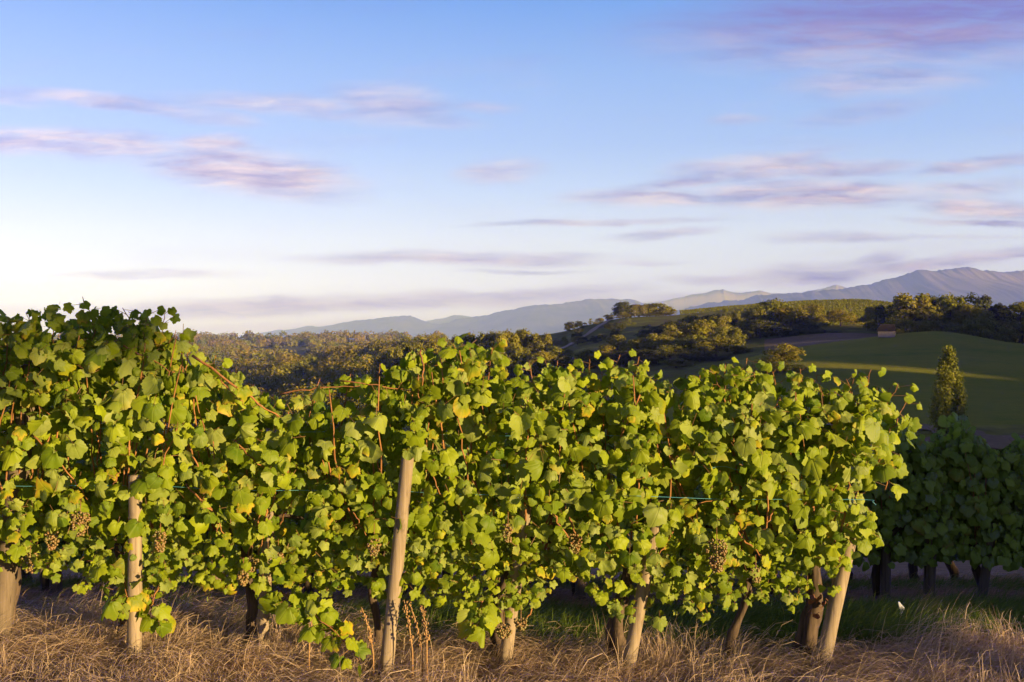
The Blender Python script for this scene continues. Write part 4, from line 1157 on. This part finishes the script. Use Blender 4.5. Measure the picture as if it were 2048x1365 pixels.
# clump on the hilltop
gf = 'tree clump on the hilltop against the mountains'
for k, X_, Y_, d, wd, lb in [('dark1',1246,604,374,36,'dark tall tree at the left end of the hilltop clump'),('gold0',1312,606,380,44,'broad olive tree at the right end of the hilltop clump'),('pale',1270,611,372,26,'pale trunked half bare tree in the hilltop clump'),('pale',1288,610,374,26,'second pale trunked tree right of the half bare one in the hilltop clump'),
        ('gold1',1294,609,384,36,'olive tree behind the pale trunks of the hilltop clump'),('bush0',1262,616,378,40,'dark thicket between the trees of the hilltop clump'),('gbush',1325,622,372,40,'golden thicket at the right foot of the hilltop clump'),('bush1',1240,624,370,30,'dark low thicket at the left foot of the hilltop clump'),('oak2',1278,608,382,40,'rounded olive tree in the middle of the hilltop clump'),('gold2',1332,612,380,34,'small rounded tree closing the hilltop clump on the right'),('gbush',1300,630,366,40,'low golden bush at the foot of the hilltop clump'),
        ('dark0',1217,629,372,20,'small round tree alone left of the hilltop clump'),('oak2',1200,636,368,18,'small tree on the skyline beside the pale path'),('tall0',1181,638,366,12,'narrow dark cypress like tree on the skyline'),('gbush',1192,646,362,14,'low shrub beside the path on the skyline'),
        ('dark2',1160,642,364,26,'dim round shrub on the skyline of the hill slope'),('dark1',1140,644,360,24,'dim shrub group edge on the hill slope skyline'),('gbush',1160,657,340,14,'small yellow bush left of the pale path')]:
    put_tree(k, X_, Y_, d, wd, lb, gf)
# scrub on the hill slope by the path
for i in range(16):
    X_ = rng.uniform(1095, 1260); d = rng.uniform(250, 350)
    if abs(X_-np.interp(d, [262, 285, 318, 352, 374], [1060, 1120, 1165, 1205, 1228])) < 16: continue
    x = px(X_, d); Yb = 682.5-(hz(x, d)-EYE)*F/d
    put_tree(['dark1', 'bush0', 'dark2', 'bush1'][i % 4], X_, Yb-rng.uniform(12, 20), d, rng.uniform(18, 26), 'small dark scrub bush on the slope beside the pale path', 'scrub bushes on the hill slope', 'bush', cat='bush')
# hedge line under the vineyard ridge
for i, X_ in enumerate(range(1352, 1480, 18)):
    put_tree(['dark0', 'bush0', 'dark2'][i % 3], X_, 640-(X_-1352)*.11+rng.uniform(-4, 4), 300, 24, 'dark bush in the hedge line below the hilltop vines', 'hedge line below the hilltop vines', 'bush', cat='bush')
# bushes in the pasture
put_tree('gbush', 1564, 686, 146, 58, 'round golden bush standing alone in the pasture', None, 'bush', cat='bush')
put_tree('gbush', 1556, 722, 138, 66, 'low reddish gold bush in front of the round bush in the pasture', None, 'bush', cat='bush')
put_tree('bush0', 1832, 837, 86, 12, 'tiny dark bush beside the dirt track', None, 'bush', cat='bush')
put_tree('bush1', 1800, 666, 186, 13, 'small dark bush right of the shed', None, 'bush', cat='bush')
put_tree('pale', 1733, 632, 250, 16, 'pale trunk of a bare young tree beside the tree belt', None, 'tree')

# poplar
def poplar():
    d = 80.; X_ = 1896; x = px(X_, d); z = hz(x, d); H = EYE+(682.5-693)*d/F-z
    root = empty('poplar_tree', (x, d, z))
    tag(root, 'slender columnar poplar with sunlit tip standing alone beyond the shaded vines', 'tree')
    v, f = wood_data(700, H*.8, .14, 10, .5, .2, .8); mesh_from('trunk', v, f, M['tree_bark'], root)
    rg = np.random.default_rng(703); n = 12000
    nb = 74; bf = rg.random(nb)**1.15; bf[0] = .99; ba = rg.uniform(0, 6.28, nb)
    Rm = np.interp(bf, [0, .06, .2, .45, .65, .8, .92, 1.], [.55, 1.05, 1.42, 1.3, 1.0, .74, .40, .10])
    br = Rm*np.sqrt(rg.uniform(.12, 1., nb))
    k = rg.integers(0, nb, n); t = rg.normal(0, 1, n)
    p = np.stack([br[k]*np.cos(ba[k]), br[k]*np.sin(ba[k]), .35+bf[k]*(H-.75)], 1)
    p += np.stack([rg.normal(0, .15, n), rg.normal(0, .15, n), t*.42*(1.1-.5*bf[k])], 1)
    p[:, 2] = np.clip(p[:, 2], .2, H+.05)
    nn = np.stack([p[:, 0], p[:, 1], .15+rg.normal(0, .3, n)], 1)+rg.normal(0, .45, (n, 3))
    rn = np.stack([np.clip(rg.normal(.5, .25, n)+(rg.random(nb)[k]-.5)*.4, 0, 1), rg.random(n)*.6, rg.random(n)], 1)
    quads_mesh('crown', p, nn, np.full(n, .085), rn, M['poplar'], root)
poplar()

# far hillside: separate trees along the edges, the rest one wood
gh = 'small trees scattered over the far hillside'
cnt = 0
FAR = []
while cnt < 110:
    X_ = rng.uniform(395, 860); d = rng.uniform(470, 1380)
    x = px(X_, d); z = hz(x, d); Yb = 682.5-(z-EYE)*F/d
    if Yb > 790: continue
    if 500 < X_ < 612 and 700 < d < 960: continue
    put_tree(['gold0', 'oak0', 'dark0', 'gold1', 'oak1', 'dark2', 'gold2'][cnt % 7], X_, Yb-rng.uniform(4.5, 8.5)*900/d*1.2, d, rng.uniform(8, 14)*900/d*1.1, 'small rounded tree on the far wooded hillside left of the mountains', gh)
    cnt += 1
for i, X_ in enumerate(np.arange(398, 800, 21)):
    put_tree(['dark0', 'oak1', 'dark1'][i % 3], X_+rng.normal(0, 5), 679-rng.uniform(0, 3.5), 1385, rng.uniform(10, 20), 'tiny tree on the crest line of the far hillside', 'crest trees of the far hillside')
pw, nw, sw, rw = [], [], [], []
for _ in range(4000):
    X_ = rng.uniform(-60, 880); d = math.exp(rng.uniform(math.log(170), math.log(1390)))
    if 495 < X_ < 618 and 690 < d < 985: continue
    den = mnoise.noise((X_*.012, d*.012, 7.))
    if den < -.04: continue
    x = px(X_, d); z = hz(x, d); rad = rng.uniform(2.6, 7.4)*(d/900)**.35
    n = 130 if d > 450 else 330; qk = .17 if d > 450 else .10; dd = rng.normal(size=(n, 3)); dd /= np.linalg.norm(dd, axis=1)[:, None]; dd[:, 2] = np.abs(dd[:, 2])
    rr = rad*(1+.22*np.sin(dd[:, 0]*5+X_)+.15*rng.normal(size=n))
    pw.append(np.array([x, d, z+rad*.35])+dd*rr[:, None]*np.array([1, 1, .95])); nw.append(dd+rng.normal(0, .28, (n, 3))); sw.append(np.full(n, rad*qk))
    tone = rng.random()
    rw.append(np.stack([np.clip(rng.normal(tone, .15, n), 0, 1), np.full(n, rng.random()), rng.random(n)], 1))
m_wood = crown_mat('far_wood_foliage', (.095,.125,.010,1), (.215,.22,.016,1), (.28,.20,.02,1))
tag(quads_mesh('woodland', np.concatenate(pw), np.concatenate(nw), np.concatenate(sw), np.concatenate(rw), m_wood), 'mottled autumn wood covering the far hillside on the left', 'wood', None, 'stuff')

# vineyard rows on the hilltop
rowi = 0
for d, Xa, Xb in [(392,1360,1800),(372,1360,1800),(352,1560,1800),(334,1570,1790),(318,1580,1780),(302,1590,1770),(288,1600,1760),(276,1610,1750)]:
    n = int((Xb-Xa)*9); X_ = rng.uniform(Xa, Xb, n); x = px(X_, d); z = np.array([hz(a, d) for a in x])
    f = rng.random(n)
    p = np.stack([x, d+rng.uniform(-.5, .5, n), z+.2+1.4*f], 1)
    rn = np.stack([np.clip(rng.normal(.5, .25, n), 0, 1), rng.random(n)*.3, rng.random(n)], 1)
    rowi += 1
    o = quads_mesh('vine_hedge', p, np.stack([rng.normal(0, .6, n), -1+rng.normal(0, .4, n), rng.normal(.5, .5, n)], 1), np.full(n, .26), rn, M['crown'])
    tag(o, ['hilltop vine row along the skyline ridge','vine row just below the skyline ridge','third vine row down from the hilltop ridge','fourth vine row down from the hilltop ridge','fifth vine row down from the hilltop ridge','sixth vine row down from the hilltop ridge','seventh vine row down from the hilltop ridge','lowest vine row on the hill beside the tree belt'][rowi-1], 'vine row', 'vine rows on the hilltop')

# shed
def box_data(x0, x1, y0, y1, z0, z1):
    v = np.array([(x0,y0,z0),(x1,y0,z0),(x1,y1,z0),(x0,y1,z0),(x0,y0,z1),(x1,y0,z1),(x1,y1,z1),(x0,y1,z1)], float)
    q = np.array([(0,3,2,1),(4,5,6,7),(0,1,5,4),(1,2,6,5),(2,3,7,6),(3,0,4,7)])
    return v, q, np.zeros((0, 3), int)
def shed():
    d = 181.; x = px(1773, d); z = hz(x, d)-.1
    root = empty('stone_shed', (x, d, z)); root.scale = (1.02, 1.02, .98); root.rotation_euler = (0, 0, R(-22))
    tag(root, 'small pale walled shed with a dark tiled roof at the edge of the pasture', 'shed')
    m_w = simple_mat('rendered_wall', (.27,.215,.18,1), (.35,.28,.23,1), 2.5, .95, .3)
    m_r = simple_mat('dark_roof_tiles', (.020,.015,.012,1), (.040,.028,.02,1), 3., .9, .5, .2, (1, 8, 1))
    m_d = simple_mat('opening_shade', (.02,.015,.012,1), (.03,.022,.018,1), 3., .9)
    m_p = simple_mat('pale_board', (.50,.47,.42,1), (.58,.54,.50,1), 3., .9)
    m_o = simple_mat('reddish_beam', (.42,.22,.15,1), (.50,.28,.20,1), 4., .9)
    L, Wd, hgt = 1.35, 1.5, 1.15
    # walls with an open bay at the right gable
    v, f = merge([box_data(-L, L, -Wd, -Wd+.2, 0, hgt), box_data(-L, L, Wd-.2, Wd, 0, hgt), box_data(-L, -L+.2, -Wd+.2, Wd-.2, 0, hgt), box_data(L-.2, L, -Wd+.2, -Wd+.75, 0, hgt)])
    gv = np.array([(-L+.05,-Wd,hgt),(-L+.05,Wd,hgt),(-L+.05,0,hgt+.75),(-L+.2,-Wd,hgt),(-L+.2,Wd,hgt),(-L+.2,0,hgt+.75)]); o0 = len(v)
    v = np.concatenate([v, gv]); f = [np.concatenate([f[0], np.array([(0,1,4,3),(1,2,5,4),(2,0,3,5)])+o0]), np.array([(0,2,1),(3,4,5)])+o0]
    mesh_from('wall', v, f, m_w, root, smooth=False)
    # hipped-gable roof slabs
    def slab(y0, z0, y1, z1, t=.09):
        a = L+.2; h = L-.35
        return np.array([(-a,y0,z0),(a,y0,z0),(h+.35,y1,z1),(-h,y1,z1),(-a,y0,z0+t),(a,y0,z0+t),(h+.35,y1,z1+t),(-h,y1,z1+t)]), np.array([(0,3,2,1),(4,5,6,7),(0,1,5,4),(1,2,6,5),(2,3,7,6),(3,0,4,7)]), np.zeros((0, 3), int)
    v, f = merge([slab(-Wd-.18, hgt-.06, -.003, hgt+1.15), slab(Wd+.18, hgt-.06, .003, hgt+1.15)])
    mesh_from('roof', v, f, m_r, root, smooth=False)
    v, f = merge([box_data(L+.003, L+.03, -Wd+.76, Wd-.6, .02, hgt-.1)]); mesh_from('doorway_shade', v, f, m_d, root, smooth=False)  # dark panel stands in for the shade inside the open bay
    v, f = merge([box_data(L+.031, L+.07, Wd-.75, Wd-.35, .25, hgt-.3)]); mesh_from('door', v, f, m_p, root, smooth=False)
    gv = np.array([(L+.01,-Wd+.1,hgt-.08),(L+.01,Wd-.1,hgt-.08),(L+.01,0,hgt+.7),(L+.08,-Wd+.1,hgt-.08),(L+.08,Wd-.1,hgt-.08),(L+.08,0,hgt+.7)])
    mesh_from('gable', gv, [np.array([(0,1,4,3),(1,2,5,4),(2,0,3,5)]), np.array([(0,2,1),(3,4,5)])], m_o, root, smooth=False)
shed()

# ---------------------------------------------------------------- unseen vegetation added behind the camera to shade parts of the rows
def behind(u, T): 
    p = U_DIR*u+S_DIR*T; return p
def shade_plant(name, shape, u, T, half, z0, z1, n, qs, label, seed, m='crown'):
    p = behind(u, T); g = float(hnear(p[0]))-.02
    root = empty(name, (p[0], p[1], g))
    v, f = wood_data(seed, .75*(z1-g), .05 if z1 < 4 else .16, 7, half*.6); mesh_from('trunk', v, f, M['tree_bark'], root)
    pp, nn, sz, rn = crown_data(seed+1, shape, n, qs, 22)
    lo, hi = np.percentile(pp[:, 2], .5), np.percentile(pp[:, 2], 99.5); wr = np.percentile(np.hypot(pp[:, 0], pp[:, 1]), 96)
    pp[:, 2] = (z0-g)+(pp[:, 2]-lo)/(hi-lo)*(z1-z0); pp[:, :2] *= half/wr
    quads_mesh('crown', pp, nn, sz, rn, M[m], root)
    tag(root, label, 'tree' if z1 > 4 else 'bush')
# heights in world z; the shade edge at the row sits at z - (T + 4.4)*tan(el)
def zs(z_at_row, T): return z_at_row+(T+4.4)*TAN_E
def uX(X_, d=D1): return float(np.dot(U_DIR, (px(X_, d), d)))
shade_plant('tree', 'flat', uX(1020)-3.1, 30, 3.1, zs(1.50, 30), zs(1.50, 30)+4.5, 9000, .17, 'unseen spreading tree added behind the photographer to shade the upper left of the row', 801)
shade_plant('bush', 'bush', uX(420)-1.2, 15, 1.2, .0, zs(.08, 15), 1500, .10, 'unseen rounded bush added behind the photographer to shade the left foot of the row', 811)
shade_plant('bush', 'bush', uX(1330)+.75, 15, .85, .0, zs(.08, 15), 1300, .09, 'unseen rounded bush added behind the photographer to shade the right foot of the row', 821)
shade_plant('tree', 'round', uX(1830)+4.3, 26, 4.0, -1.3, zs(2.2, 26), 14000, .17, 'unseen bushy tree added behind the photographer to shade the right of the second row', 831)

# ---------------------------------------------------------------- air
def haze():
    v, q, t = box_data(-22600, 22600, -460, HAZE_FAR, -110, HAZE_TOP)
    m = bpy.data.materials.new('haze'); m.use_nodes = True
    tt = NT(m.node_tree); tt.n.clear()
    o = tt.new('ShaderNodeOutputMaterial'); pv = tt.new('ShaderNodeVolumePrincipled')
    pv.inputs['Color'].default_value = (*HAZE_C, 1)
    pv.inputs['Absorption Color'].default_value = (1, 1, 1, 1)
    pv.inputs['Density'].default_value = HAZE_D
    pv.inputs['Density Attribute'].default_value = ""
    pv.inputs['Anisotropy'].default_value = -0.35
    tt.l.new(pv.outputs[0], o.inputs['Volume'])
    tag(mesh_from('haze', v, [q], m, smooth=False), 'thin pale blue air over the valley', 'haze', kind='stuff')
haze()
